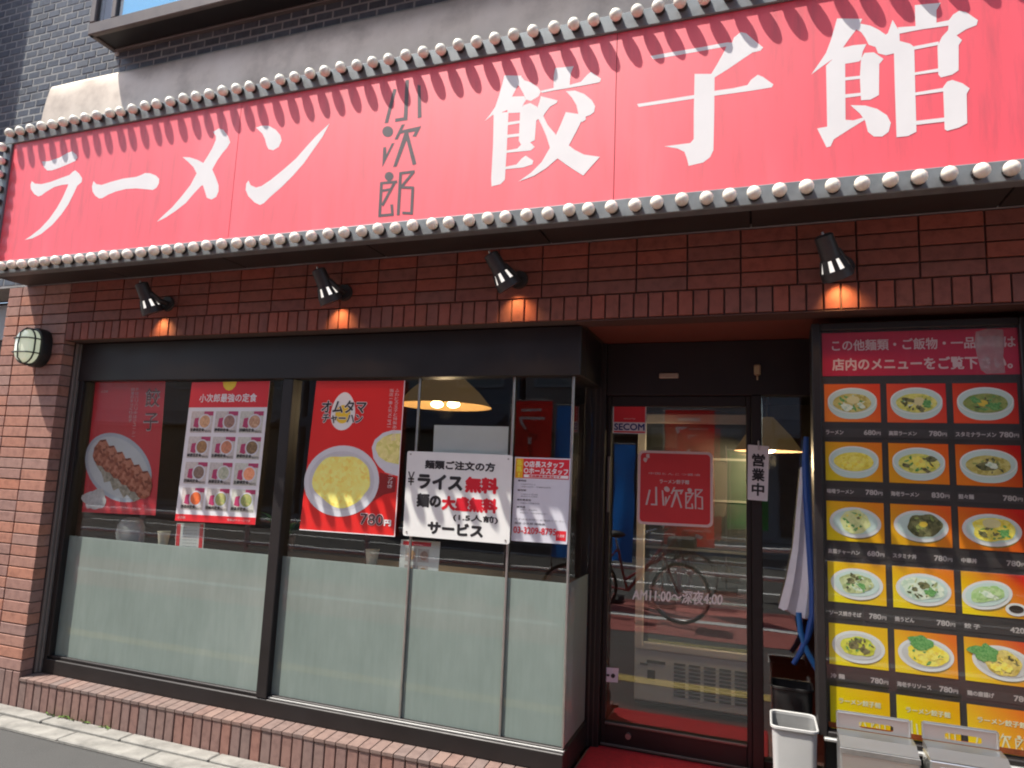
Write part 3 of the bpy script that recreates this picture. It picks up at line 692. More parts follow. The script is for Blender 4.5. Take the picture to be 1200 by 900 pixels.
PLATEB = M('printed plate rim', (.55, .58, .66), .4, var=.1, coat=.3)
GYO = food_mat('printed fried dumplings', [L(60, 22, 14), L(110, 45, 25), L(150, 75, 48), L(190, 120, 95), L(120, 45, 35)], 48)
RICE = food_mat('printed golden rice', [L(215, 165, 60), L(240, 205, 95), L(250, 225, 130), L(245, 215, 110), L(225, 150, 50)], 55)
SOUP = food_mat('printed clear soup', [L(150, 150, 70), L(200, 195, 110), L(220, 210, 140), L(180, 170, 80)], 50)

# dumpling poster, behind the glass
Q = Quad(GY+.0105, px=[(112, 448), (194, 446), (182, 604), (96, 600)])
P1 = sheet('poster', Q, M('dumpling poster red', (.70, .035, .05), .4, var=.1, scale=3, coat=.3), 'red poster with a plate of fried dumplings, leftmost in the window', 'poster')
part('plate', P1, PLATEB, lambda m: Q.ell(m, .44, .655, .50, .235, 1, 40, .42))
part('plate_centre', P1, PLATE, lambda m: Q.ell(m, .44, .655, .46, .205, 2, 40, .42))
def q1(x_, y_):                                            # photo pixel to poster coordinates
    v = (y_-447)/(602-447); l_ = 112+(96-112)*v; r_ = 194+(182-194)*v; return ((x_-l_)/(r_-l_), v)
part('dumpling_edge', P1, food_mat('printed dumpling skin', [L(95, 85, 75), L(150, 140, 125), L(185, 178, 165)], 60), lambda m: Q.poly(m, [q1(*p_) for p_ in ((112, 545), (118, 537), (170, 568), (172, 580), (158, 588), (150, 580), (146, 584), (140, 573), (134, 576), (130, 565), (123, 567), (120, 556))], 2.5))
for i in range(6):
    cx, cy = 117+9.8*i, 530+7.2*i
    part('dumpling', P1, GYO, lambda m: Q.poly(m, [q1(cx+dx, cy+dy) for dx, dy in ((-8, 6), (-6, -4), (1, -13), (8, -14), (12, -6), (13, 4), (10, 14), (5, 18), (-2, 17), (-6, 12))], 3+i*.3))
DK = M('dark brush print', (.10, .035, .035), .5); PALEP = M('pale print', (.72, .60, .58), .45, var=.05)
for ch, b0, b1 in (('餃', .055, .20), ('子', .245, .38)):
    part('lettering', P1, PALEP, lambda m: Q.text(m, ch, .745, b0+.004, .945, b1, 2, .004)); part('lettering_core', P1, DK, lambda m: Q.text(m, ch, .75, b0, .94, b1-.005, 3.5, .0))
part('small_print', P1, PALEP, lambda m: [Q.text(m, ch, a, b+.030*i, a+.045, b+.030*i+.024, 2) for a, b, s_ in ((.60, .05, '外はパリパリ中はジューシー'), (.535, .05, '自慢の手づくり餃子')) for i, ch in enumerate(s_)], True)
part('price_mark', P1, M('smoky white print', (.62, .58, .58), .5, var=.3, scale=40), lambda m: Q.ell(m, .16, .90, .15, .075, 4, 24, 0, .5, 3.))
part('corner_mark', P1, PALEP, lambda m: Q.text(m, '小次郎', .10, .065, .20, .085, 2), True)

# set meal poster
PY = GY-.016
Q = Quad(PY, px=[(225, 448), (316.5, 446.5), (299, 615), (205, 610)])
P2 = sheet('poster', Q, M('poster white stock', (.80, .79, .80), .42, var=.03, coat=.25), 'poster of twelve set meals in a grid under a red heading', 'poster')
part('heading_band', P2, REDP, lambda m: Q.rect(m, 0, 0, 1, .186, 1)); part('footer_band', P2, REDP, lambda m: Q.rect(m, 0, .952, 1, 1, 1))
part('tab', P2, M('yellow print', (.85, .62, .03), .45), lambda m: Q.poly(m, [(.41, 0), (.59, 0), (.575, .035), (.54, .058), (.5, .066), (.46, .058), (.425, .035)], 2))
part('heading', P2, WHITE, lambda m: Q.text(m, '小次郎最強の定食', .13, .088, .86, .148, 2, .002))
part('small_print', P2, PALEP, lambda m: (Q.text(m, '小次郎', .03, .965, .13, .985, 2), Q.text(m, '写真はイメージです', .66, .968, .94, .984, 2)), True)
cols12 = [[L(170, 120, 90), L(200, 160, 120), L(140, 90, 60)], [L(120, 90, 80), L(150, 115, 100), L(90, 65, 60)], [L(190, 150, 120), L(160, 120, 90), L(210, 180, 150)], [L(160, 120, 80), L(130, 95, 60), L(180, 140, 90)],
          [L(170, 80, 50), L(190, 130, 100), L(130, 80, 60)], [L(130, 100, 70), L(100, 80, 55), L(160, 130, 90)], [L(130, 110, 95), L(110, 90, 80), L(150, 130, 110)], [L(120, 140, 100), L(180, 180, 160), L(90, 110, 80)],
          [L(225, 130, 90), L(235, 160, 120), L(210, 110, 70)], [L(200, 90, 40), L(215, 110, 60), L(180, 70, 30)], [L(190, 160, 100), L(130, 150, 90), L(205, 180, 120)], [L(170, 150, 90), L(120, 140, 80), L(190, 170, 110)]]
for i in range(12):
    c, r_ = i % 3, i//3; u0 = .05+.315*c; v0 = .215+.183*r_; u1 = u0+.285; v1 = v0+.155
    ph = part('menu_photo', P2, M('pale photo %d' % (i % 3), [(.62, .56, .52), (.58, .54, .50), (.60, .60, .52)][i % 3], .45, var=.25, scale=60), lambda m: Q.rect(m, u0, v0, u1, v1, 1))
    part('corner_patch', ph, M('magenta print', (.45, .04, .13), .5, var=.3, scale=80), lambda m: (Q.rect(m, u1-.12, v0, u1, v0+.03, 1.5), Q.poly(m, [(u0+.05, v0+.05), (u0+.10, v0+.045), (u0+.13, v0+.09), (u0+.10, v0+.12), (u0+.04, v0+.11)], 1.5)))
    part('bowl', ph, PLATE, lambda m: Q.ell(m, u0+.185, v0+.075, .085, .056, 2, 22)); part('food', ph, food_mat('set meal food %d' % i, cols12[i], 110), lambda m: Q.ell(m, u0+.185, v0+.073, .068, .045, 3, 20))
    part('caption', ph, BLACKP, lambda m: (Q.text(m, ['生姜焼', '野菜炒', '回鍋肉', '麻婆豆'][i % 4]+'定食', u0+.01, v1-.033, u0+.19, v1-.010, 3.5, .0012), Q.text(m, '780円', u1-.10, v1-.02, u1-.01, v1-.004, 3.5)), True)

# fried rice poster
Q = Quad(PY, px=[(371, 446.5), (475, 446), (463, 629), (351, 621)])
P3 = sheet('poster', Q, M('bright poster red', (.76, .022, .018), .4, var=.06, scale=2, coat=.3), 'red poster with a bowl of golden fried rice, priced 780 yen', 'poster')
part('egg_white', P3, WHITE, lambda m: Q.poly(m, [(.345+.135*math.cos(a)*(1-.12*math.sin(a)), .205-.128*math.sin(a)) for a in [2*math.pi*k_/32 for k_ in range(32)]], 1))
part('egg_yolk', P3, M('yolk print', (.86, .60, .04), .4), lambda m: Q.ell(m, .345, .225, .085, .062, 2))
part('title', P3, WHITE, lambda m: (Q.text(m, 'オムタマ', .10, .135, .60, .215, 3, .010), Q.text(m, 'チャーハン', .12, .225, .57, .285, 3, .009)))
part('title', P3, BLACKP, lambda m: (Q.text(m, 'オムタマ', .10, .135, .60, .215, 4, .004), Q.text(m, 'チャーハン', .12, .225, .57, .285, 4, .003)))
part('small_bowl', P3, PLATE, lambda m: Q.poly(m, [(.995, .325), (.90, .325), (.80, .345), (.72, .39), (.695, .44), (.72, .51), (.78, .56), (.86, .60), (.995, .62)], 1))
part('soup', P3, SOUP, lambda m: Q.poly(m, [(.995, .345), (.90, .348), (.81, .37), (.745, .41), (.735, .45), (.78, .50), (.86, .53), (.995, .545)], 2))
part('big_bowl', P3, PLATE, lambda m: Q.ell(m, .395, .665, .405, .232, 1.5, 44)); part('bowl_inside', P3, M('printed bowl shade', (.60, .60, .63), .4, var=.1), lambda m: Q.ell(m, .395, .665, .355, .195, 2.2, 40))
part('fried_rice', P3, RICE, lambda m: Q.ell(m, .40, .665, .31, .168, 3, 40, 0, .12, 2.))
part('bowl_shadow', P3, M('dark red print', (.26, .012, .012), .45, var=.2), lambda m: Q.poly(m, [(.795, .70), (.80, .60), (.90, .615), (.97, .63), (.97, .72), (.86, .74), (.72, .80), (.60, .86), (.45, .89), (.60, .84)], 1.2))
part('side_text', P3, PALEP, lambda m: [Q.text(m, ch, a, b+.0265*i, a+.042, b+.0265*i+.022, 3) for a, b, s_ in ((.90, .055, 'ふわとろ玉子と特製あんかけ'), (.84, .055, '当店一番人気メニュー')) for i, ch in enumerate(s_)], True)
part('side_text', P3, WHITE, lambda m: [Q.text(m, ch, .89, .58+.024*i, .94, .60+.024*i, 3) for i, ch in enumerate('スープ付き')], True)
part('price', P3, WHITE, lambda m: (Q.text(m, '780', .64, .868, .87, .935, 3, .007), Q.text(m, '円', .885, .90, .95, .935, 3, .004)))
part('price', P3, DK, lambda m: (Q.text(m, '780', .64, .868, .87, .935, 4, .0025),))
part('frame_edge', P3, WHITE, lambda m: (Q.rect(m, .992, 0, 1, 1, 4), Q.rect(m, 0, .994, .992, 1, 4)))

# white notice board in front of the glass
BYB = GY-.034
Q = Quad(BYB, px=[(477.5, 528.5), (600.5, 533.5), (596.8, 638), (472, 627.5)])
P4 = sheet('notice_board', Q, M('white enamel board', (.80, .80, .77), .4, var=.04, coat=.3), 'white board with black and red writing, hung across the glazing posts', 'notice board', thick=.007, rad=.012)
SIGNR = M('bright red paint', (.68, .015, .03), .45, var=.05)
for tx, mm_, bx_, bo in (('麺類ご注文の方', BLACKP, (.185, .10, .845, .195), .0045), ('ライス', BLACKP, (.125, .27, .545, .43), .010), ('麺の', BLACKP, (.125, .50, .35, .645), .009), ('(1.5人前)', BLACKP, (.48, .705, .89, .785), .003),
                         ('サービス', BLACKP, (.245, .815, .755, .945), .008), ('無料', SIGNR, (.585, .28, .875, .44), .011), ('大盛無料', SIGNR, (.37, .515, .875, .66), .010)):
    part('lettering', P4, mm_, lambda m: Q.text(m, tx, *bx_, 1, bo))
part('pen_mark', P4, BLACKP, lambda m: Q.text(m, '¥', .02, .245, .085, .405, 1, .001))
for u, v in ((.035, .035), (.965, .045), (.965, .96), (.035, .955)):
    sc_ = MB(); p = Vector(Q.at(u, v)); sc_.tube([p, p+Vector((0, -.003, 0))], [.005, .004], 10); obj('screw', sc_, STEELP, P4)
tie = MB()
for u, v in ((.02, .98), (.98, .98), (.98, .02)):
    p = Vector(Q.at(u, v)); tie.tube([p+Vector((0, .007, 0)), p+Vector((.004, .022, .002))], .002, 6)
obj('wire_tie', tie, STEELP, P4)

# recruitment notice
Q = Quad(GY-.016, px=[(603.5, 535.5), (669, 537.5), (664.5, 638), (598.8, 633.5)])
P5 = sheet('recruitment_notice', Q, M('notice paper', (.66, .66, .72), .5, var=.04, coat=.2), 'staff wanted notice, white with a red and yellow heading', 'notice')
part('heading_band', P5, REDP, lambda m: Q.rect(m, .02, .015, .98, .25, 1)); part('side_tab', P5, M('amber print', (.85, .40, .02), .45), lambda m: Q.rect(m, .02, .015, .16, .25, 2))
part('heading', P5, WHITE, lambda m: (Q.text(m, '○店長スタッフ', .18, .045, .88, .115, 2, .0022), Q.text(m, '○ホールスタッフ', .18, .125, .96, .195, 2, .0022)))
part('side_text', P5, M('yellow letter print', (.9, .75, .05), .45), lambda m: (Q.text(m, '急', .04, .03, .14, .10, 3, .002), Q.text(m, '募', .04, .11, .14, .18, 3, .002), Q.text(m, '!', .075, .19, .105, .24, 3, .002)))
part('subhead', P5, WHITE, lambda m: Q.rect(m, .18, .205, .97, .24, 2)); part('subhead_text', P5, REDP, lambda m: Q.text(m, '未経験者大歓迎です', .27, .21, .85, .235, 3, .001), True)
def body5(m):
    for v, s_ in ((.27, '■時給'), (.385, '■時間'), (.50, '■応募資格'), (.585, '■待遇')): Q.text(m, s_, .08, v, .08+.05*len(s_), v+.022, 1, .0006)
    for v, s_ in ((.315, '1000円以上'), (.345, '深夜1250円・交通費支給有'), (.435, '11時から翌4時'), (.46, '週3日より応相談'), (.54, '18歳以上経験不問'), (.62, '食事付・制服貸与'), (.655, '昇給あり・社員登用制度あり')): Q.text(m, s_, .14, v, .14+.038*len(s_), v+.016, 1)
    Q.text(m, 'まずはお気軽にお電話ください', .05, .73, .95, .75, 1); Q.text(m, '担当 小次郎 採用係', .05, .775, .60, .80, 1, .0006)
part('body_text', P5, M('grey text print', (.16, .16, .18), .5), body5, True)
part('phone_number', P5, SIGNR, lambda m: Q.text(m, '03-3209-8795', .04, .83, .80, .905, 2, .0014)); part('stamp', P5, REDP, lambda m: Q.rect(m, .80, .85, .975, .965, 1)); part('stamp_text', P5, WHITE, lambda m: Q.text(m, '小次郎', .82, .89, .95, .925, 2), True)

# papers and things behind the glass
QY = GY+.012
def paper(name, px, label, Y=QY, mat=None): 
    Qp = Quad(Y, px=px); return sheet(name, Qp, mat or M('plain paper', (.70, .71, .68), .6, var=.05), label, 'paper'), Qp
pp, Qp = paper('blank_panel', [(509, 498), (596, 500), (594, 560), (506, 556)], 'blank pale panel standing behind the white notice board', QY+.004)
pp['category'] = 'panel'
pp, Qp = paper('menu_sheet', [(470, 632), (516, 635), (512, 690), (466, 686)], 'small menu sheet hanging below the white notice board')
part('heading_band', pp, REDP, lambda m: Qp.rect(m, .06, .03, .78, .12, 1))
for i in range(4):
    u = .14+.32*(i % 2); v = .18+.36*(i//2)
    ph = part('menu_photo', pp, M('faint photo', (.50, .44, .41), .5, var=.3, scale=90), lambda m: Qp.rect(m, u, v, u+.28, v+.28, 1)); part('food', ph, food_mat('set meal food %d' % i, cols12[i], 110), lambda m: Qp.ell(m, u+.16, v+.14, .10, .10, 2, 16))
pp, Qp = paper('menu_sheet', [(207, 613), (240, 613), (236, 668), (203, 664)], 'white leaflet with red edges hanging below the twelve meals poster')
part('edge_print', pp, REDP, lambda m: (Qp.rect(m, .02, .02, .16, .70, 1), Qp.rect(m, .84, .02, .97, .70, 1)))
part('text', pp, M('grey text print', (.16, .16, .18), .5), lambda m: [Qp.text(m, '本日のおすすめ', .26, .08+.07*i, .76, .11+.07*i, 1) for i in range(7)], True)

ledge = obj('window_ledge', MB().box(-4.03, -.87, GY+.022, GY+.30, .965, 1.005, .004), M('dark wood ledge', (.06, .04, .028), .5, var=.3, stretch=(1, 8, 8)), win)
def cup(px, label):
    p = pY(px, 636, QY+.047); c = tag(empty('paper_cup', (p.x, QY+.047, 1.005)), label, 'cup', 'paper cups on the window ledge')
    m = M('cream paper', (.74, .68, .50), .55, var=.05); b = MB()
    b.tube([(p.x, QY+.047, 1.006), (p.x, QY+.047, 1.085)], [.026, .036], 20, cap=False); obj('wall', b, m, c, smooth=True)
    b = MB(); rr2 = [(p.x+.0365*math.cos(a), QY+.047+.0365*math.sin(a), 1.085) for a in [2*math.pi*k_/20 for k_ in range(21)]]; b.tube(rr2, .0022, 6); obj('rim', b, m, c, smooth=True)
    b = MB(); b.tube([(p.x, QY+.047, 1.0055), (p.x, QY+.047, 1.009)], .0255, 18); obj('base', b, m, c)
cup(191, 'cream paper cup on the ledge between the dumpling and set meal posters'); cup(437, 'cream paper cup on the ledge below the fried rice poster')
# clear plastic bag on the ledge
pb = MB(); p = pY(152, 640, QY+.08)
bagm = bpy.data.materials.new('clear film'); bagm.use_nodes = True; bp_ = bagm.node_tree.nodes['Principled BSDF']; bp_.inputs['Base Color'].default_value = (.75, .76, .75, 1); bp_.inputs['Roughness'].default_value = .25; bp_.inputs['Alpha'].default_value = .38
secs = []
for j, (hw, hd, z_) in enumerate(((.10, .05, 1.006), (.105, .06, 1.05), (.10, .055, 1.10), (.075, .045, 1.135), (.035, .025, 1.15))):
    secs.append([(p.x+hw*math.cos(a)*(1+.12*noise.noise((a*1.5, j*.7, 3))), QY+.075+hd*math.sin(a), z_+.008*noise.noise((a*2, j, 1))) for a in [2*math.pi*k_/22 for k_ in range(22)]])
tag(obj('plastic_bag', loft(pb, secs), bagm, smooth=True), 'crumpled clear plastic bag on the ledge under the dumpling poster', 'bag')

# potted plant between the posters
PLX = pY(338, 600, .38).x
pl = tag(empty('potted_plant', (PLX, .38, 1.0)), 'leafy green potted plant beside the window mullion', 'plant')
b = MB(); b.tube([(PLX, .38, 1.006), (PLX, .38, 1.10)], [.04, .055], 16); obj('pot', b, M('brown pot', (.10, .05, .03), .6), pl, smooth=True)
b = MB(); random.seed(11)
for i in range(26):
    a = random.uniform(0, 6.28); up_ = random.uniform(.5, 1.2); ln = random.uniform(.14, .30); d = Vector((math.cos(a), math.sin(a)*.6, 0)); p0 = Vector((PLX, .38, 1.09)); s_ = Vector((-d.y, d.x, 0)).normalized()
    prev = p0; pts = [p0+d*ln*.33*k_ + Vector((0, 0, ln*up_*(.36*k_-.06*k_*k_))) for k_ in range(4)]; wd = [.004, .013, .012, .001]
    vv = []; 
    for pt, w2 in zip(pts, wd): vv += [pt-s_*w2, pt+s_*w2]
    b.add(vv, [(0, 1, 3, 2), (2, 3, 5, 4), (4, 5, 7, 6)])
stuff(obj('leaves', b, M('glossy leaf green', (.05, .16, .03), .45, var=.4, scale=30), pl))
random.seed(5)

# pendant lamps
def pendant(x_, y_, zb, rb, rt_, h_, label, bulbs, power, shade=(.62, .42, .17)):
    t = tag(empty('pendant_lamp', (x_, y_, zb)), label, 'lamp', 'pendant lamps inside')
    m = M('cream lamp shade %d' % int(rb*100), shade, .6, var=.08, emis=(1, .62, .22), estr=.03)
    b = MB(); b.tube([(x_, y_, zb), (x_, y_, zb+h_*.45), (x_, y_, zb+h_)], [rb, rb*.62+rt_*.38, rt_], 28, cap=False); obj('shade', b, m, t, smooth=True)
    b = MB(); b.tube([(x_, y_, zb+h_), (x_, y_, 2.45)], .008, 8); obj('cord', b, BLACK, t)
    for dx in bulbs:
        b = MB(); b.sphere((x_+dx, y_, zb+.015), .036, 16, 10, (1.25, 1.25, .7)); obj('bulb', b, M('glowing bulb', (.9, .8, .6), .4, emis=(1, .74, .36), estr=7.), t, smooth=True)
    ld = bpy.data.lights.new('lamp_light', 'POINT'); ld.energy = power; ld.color = (1, .7, .4); ld.shadow_soft_size = .05
    lo = bpy.data.objects.new('lamp_light', ld); COL.objects.link(lo); place(lo, (x_, y_, zb-.05), t)
a = pY(472, 476, 1.3); b_ = pY(572, 479, 1.3)
pendant((a.x+b_.x)/2, 1.3, a.z, (b_.x-a.x)/2, .10, .23, 'wide cream pendant lamp behind the white notice board', (-.06, .07), 9, (.30, .19, .08))
a = pY(205, 490, 1.6); pendant(a.x, 1.6, a.z, .10, .05, .09, 'small amber pendant lamp between the left posters', (0,), 3, (.55, .30, .04))
a = pY(900, 529, 1.05); pendant(a.x, 1.05, a.z, .18, .03, .19, 'tan cone pendant lamp seen through the pane right of the door', (0,), 10, (.26, .17, .11))

# ------------------------------------------------------------------ on the door
DG = .6155
Q = Quad(DG, px=[(718.5, 470), (757.5, 470), (757, 508.5), (718, 507.5)])
S1 = sheet('security_sticker', Q, M('sticker white', (.72, .72, .78), .45, var=.03), 'square red and white security sticker on the door glass', 'sticker', .0008)
part('red_field', S1, REDP, lambda m: Q.rect(m, .03, .03, .97, .655, 1)); part('lettering', S1, M('navy print', (.02, .03, .20), .45), lambda m: Q.text(m, 'SECOM', .05, .70, .95, .895, 1, .003))
part('stripe', S1, REDP, lambda m: Q.rect(m, .03, .93, .97, .975, 1)); part('small_print', S1, PALEP, lambda m: Q.text(m, 'security', .33, .52, .68, .575, 2), True)
Q = Quad(DG, px=[(748, 527.5), (835.5, 530), (835.5, 618.5), (746.5, 614)])
S2 = sheet('door_sign', Q, M('pale pink border', (.76, .60, .58), .45, var=.04), 'square red door sign with rounded pale border and restaurant name', 'sign', .004, .028)
part('red_field', S2, M('door sign red', (.70, .045, .05), .45, var=.1, scale=4), lambda m: Q.rrect(m, .035, .035, .965, .965, .02, 1))
part('name', S2, PALEP, lambda m: (put_char(Q, m, 'ko', .11, .49, .37, .74, 2), put_char(Q, m, 'ji', .36, .48, .62, .76, 2), put_char(Q, m, 'ro', .64, .49, .875, .77, 2)))
part('subtitle', S2, PALEP, lambda m: (Q.text(m, 'ラーメン餃子館', .30, .385, .69, .44, 2, .0015), Q.text(m, '中国とんこつ醤油', .15, .295, .83, .325, 2)), True)
part('corner_mark', S2, PALEP, lambda m: (Q.ell(m, .10, .13, .03, .03, 2, 12, 0, .5, 1.), Q.ell(m, .135, .075, .025, .03, 2, 12, 0, .5, 4.)))
Q = Quad(DG, px=[(742, 688.5), (847, 694.5), (846, 710), (741, 703.5)])
hl = MB(); Q.text(hl, 'AM11:00〜深夜4:00', 0, 0, 1, 1, 0, .0028); tag(obj('opening_hours', hl, WHITE), 'white opening hours lettering across the lower door glass', 'lettering'); bpy.data.objects['opening_hours']['kind'] = 'stuff'
Q = Quad(DG, px=[(709, 782), (725, 783), (724, 800), (708, 799)])
S3 = sheet('small_sticker', Q, M('sticker white', (.72, .72, .78), .45), 'tiny pale sticker low on the left of the door glass', 'sticker', .0008)
part('mark', S3, BLACKP, lambda m: (Q.ell(m, .62, .55, .16, .16, 1, 10), Q.rect(m, .15, .45, .36, .60, 1)))

Q = Quad(.545, px=[(876.5, 521), (901.5, 523), (899.5, 587.5), (876, 585.5)])
S4 = sheet('open_plaque', Q, M('plaque white', (.80, .76, .76), .45, var=.04), 'narrow white plaque reading open for business, hung on the door post', 'plaque', .004, .004)
part('lettering', S4, BLACKP, lambda m: [Q.text(m, ch, .22, .16+.265*i, .80, .16+.265*i+.22, 1, .0045) for i, ch in enumerate('営業中')])
p = Vector(Q.at(.5, .03)); h_ = MB(); h_.tube([p+Vector((0, .012, .03)), p+Vector((0, -.008, .026)), p+Vector((0, -.010, .0)), p+Vector((0, -.003, -.014))], .004, 8); obj('suction_hook', h_, M('pale plastic hook', (.55, .52, .5), .3), S4, smooth=True)

# drinks cooler seen through the door
FY = 1.30
fg = tag(empty('drinks_cooler', (-.30, FY+.3, FZ)), 'white drinks cooler with louvred base standing behind the glass door', 'cooler')
CW = M('cooler white enamel', (.80, .80, .76), .45, var=.06)
obj('cabinet', MB().box(-.735, -.03, FY+.02, FY+.62, FZ+.02, 1.95, .008), M('cooler inside grey', (.10, .105, .10), .6), fg)
obj('base_panel', MB().box(-.735, -.03, FY, FY+.0195, .205, .50, .006), CW, fg)
obj('door_frame', MB().box(-.735, -.685, FY-.01, FY+.0195, .502, 1.93, .005).box(-.075, -.03, FY-.01, FY+.0195, .502, 1.93, .005).box(-.684, -.076, FY-.01, FY+.0195, .502, .545, .005).box(-.684, -.076, FY-.01, FY+.0195, 1.87, 1.93, .005), CW, fg)
obj('door_glass', MB().box(-.684, -.076, FY+.006, FY+.010, .546, 1.869), GLASSD, fg)
for i in range(5):
    x0 = -.50+.086*i; g = MB()
    for j in range(9): g.box(x0, x0+.066, FY-.003, FY-.0005, .255+.022*j, .268+.022*j)
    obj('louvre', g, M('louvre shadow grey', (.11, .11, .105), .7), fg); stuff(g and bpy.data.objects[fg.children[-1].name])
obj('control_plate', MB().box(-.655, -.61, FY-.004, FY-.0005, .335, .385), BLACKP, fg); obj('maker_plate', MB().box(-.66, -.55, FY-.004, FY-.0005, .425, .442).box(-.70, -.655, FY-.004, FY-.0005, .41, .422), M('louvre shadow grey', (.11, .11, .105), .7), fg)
for j, zz in enumerate((.80, 1.10, 1.40, 1.65)):
    obj('shelf', MB().box(-.68, -.08, FY+.011, FY+.0195, zz, zz+.014), M('wire shelf', (.4, .4, .38), .5), fg)

# ------------------------------------------------------------------ red mat at the door
mt = tag(obj('door_mat', MB().box(-.825, .02, .03, .585, FZ, FZ+.012, .004), M('red mat pile', (.42, .012, .02), .95, var=.3, scale=40, bump=1., bscale=400)), 'red mat on the step before the glass door', 'mat')

# ------------------------------------------------------------------ menu board
MY = .12
mbx = tag(empty('menu_board', (.6, MY+.05, 0)), 'tall black menu board with rows of food photographs beside the door', 'menu board')
BX0, BX1, BZ0, BZ1 = .203, .985, .535, 2.205
fr = MB(); fr.box(BX0, BX0+.034, MY-.03, MY+.12, BZ0, BZ1, .004); fr.box(BX1-.034, BX1, MY-.03, MY+.12, BZ0, BZ1, .004); fr.box(BX0+.0345, BX1-.0345, MY-.03, MY+.12, BZ1-.032, BZ1, .004); fr.box(BX0+.0345, BX1-.0345, MY-.03, MY+.12, BZ0, BZ0+.02, .004)
obj('frame', fr, BRONZE, mbx)
obj('backing', MB().box(BX0+.035, BX1-.035, MY, MY+.11, BZ0+.0205, BZ1-.0325), M('board charcoal', (.038, .034, .033), .5, var=.15, coat=.25), mbx)
obj('bottom_trim', MB().box(BX0+.02, BX1, MY-.045, MY+.1, BZ0-.014, BZ0-.001, .003), M('bright trim', (.55, .55, .52), .4, .6), mbx)
obj('plinth', MB().box(BX0+.03, BX1-.02, MY+.02, MY+.12, FZ+.001, BZ0-.0145), BLACK, mbx)
PATCH = M('thin white patch', (.60, .55, .56), .6, var=.2, scale=30); PATCH.node_tree.nodes['Principled BSDF'].inputs['Alpha'].default_value = .4  # see-through pale patch laid over the header print
Q = Quad(MY-.002, xz=(.246, 2.166, .952, 1.980))
hp = part('header', mbx, M('header wine red', (.50, .022, .06), .35, var=.12, scale=5, coat=.5), lambda m: Q.rect(m, 0, 0, 1, 1, 0))
PINKW = M('header letter print', (.66, .50, .50), .45, var=.05)
part('lettering', hp, PINKW, lambda m: (Q.text(m, 'この他麺類・ご飯物・一品料理は', .055, .17, .985, .42, 1, .002), Q.text(m, '店内のメニューをご覧下さい。', .055, .60, .965, .87, 1, .003)))
part('header_patch', hp, PATCH, lambda m: Q.poly(m, [(.80, .06), (.86, .0), (.93, .03), (.935, .3), (.925, .6), (.93, .97), (.84, .99), (.815, .9), (.80, .6), (.79, .3)], 1.6))
Yw, Or, Rd, OrR = L(250, 225, 10), L(252, 150, 15), L(225, 25, 15), L(238, 85, 30)
BACK = [[('o1', L(250, 140, 40), L(235, 70, 30)), ('o2', L(240, 100, 45), L(220, 45, 40)), ('o3', L(238, 80, 35), L(190, 10, 10))],
        [('y1', L(225, 200, 30), L(240, 130, 30)), ('y2', L(235, 165, 25), L(240, 100, 25)), ('y3', L(240, 130, 25), L(200, 10, 5))],
        [('y1', L(240, 215, 20), L(240, 140, 25)), ('y4', L(235, 180, 25), L(240, 100, 30)), ('y3', L(240, 140, 25), L(215, 30, 15))],
        [('y5', L(245, 230, 10), L(240, 170, 20)), ('y4', L(245, 220, 20), L(240, 130, 20)), ('y6', L(250, 225, 10), L(225, 35, 15))],
        [('y5', L(245, 230, 10), L(240, 190, 15)), ('y7', L(245, 215, 20), L(240, 120, 30)), ('y6', L(248, 215, 15), L(230, 80, 40))],
        [('y8', L(245, 235, 20), L(248, 190, 15)), ('y8', L(248, 235, 20), L(248, 180, 15)), ('y9', L(250, 220, 15), L(245, 120, 15))]]
NAMES = [['ラーメン', '高菜ラーメン', 'スタミナラーメン'], ['味噌ラーメン', '海老ラーメン', '担々麺'], ['高菜チャーハン', 'スタミナ丼', '中華丼'], ['ソース焼きそば', '焼うどん', '餃 子'], ['冷 麺', '海老チリソース', '鶏の唐揚げ'], None]
PRICE = [['680', '780', '780'], ['780', '830', '780'], ['680', '780', '780'], ['780', '780', '420'], ['780', '780', '780']]
BOWLG = M('printed celadon bowl', (.62, .80, .74), .4, var=.08, coat=.2); BOWLR = M('printed bowl rim', (.84, .90, .86), .4, var=.05, coat=.2); DISHW = M('printed white dish', (.78, .82, .80), .4, var=.06, coat=.2)
G = dict(ramen=[L(120, 110, 45), L(170, 160, 80), L(200, 195, 120), L(140, 120, 50)], green=[L(70, 95, 50), L(120, 140, 70), L(150, 160, 90), L(90, 100, 60)], miso=[L(170, 150, 40), L(215, 200, 70), L(230, 220, 110), L(190, 165, 45)],
         mix=[L(60, 80, 50), L(190, 195, 90), L(220, 215, 120), L(150, 160, 70)], rice=[L(165, 180, 110), L(195, 205, 140), L(210, 215, 155), L(150, 165, 95)], dark=[L(40, 45, 30), L(70, 75, 45), L(120, 120, 80), L(30, 35, 25)],
         noodle=[L(60, 70, 60), L(150, 165, 110), L(200, 210, 160), L(110, 130, 90)], pale=[L(90, 120, 110), L(180, 205, 180), L(215, 225, 205), L(150, 185, 160)], gyoza=[L(110, 150, 80), L(150, 190, 120), L(180, 205, 150), L(125, 160, 95)],
         reimen=[L(70, 85, 20), L(180, 190, 60), L(215, 215, 90), L(110, 130, 40)], chili=[L(200, 165, 40), L(235, 210, 70), L(245, 225, 110), L(210, 150, 45)], fried=[L(110, 95, 40), L(190, 170, 80), L(220, 205, 120), L(150, 125, 55)], leaf=[L(50, 110, 50), L(90, 150, 80), L(130, 175, 110)])
KIND = [['ramen', 'mix', 'green'], ['miso', 'mix', 'ramen'], ['rice', 'dark', 'miso'], ['noodle', 'pale', 'gyoza'], ['reimen', 'chili', 'fried']]
CAPT = M('caption print', (.50, .47, .45), .5, var=.05)
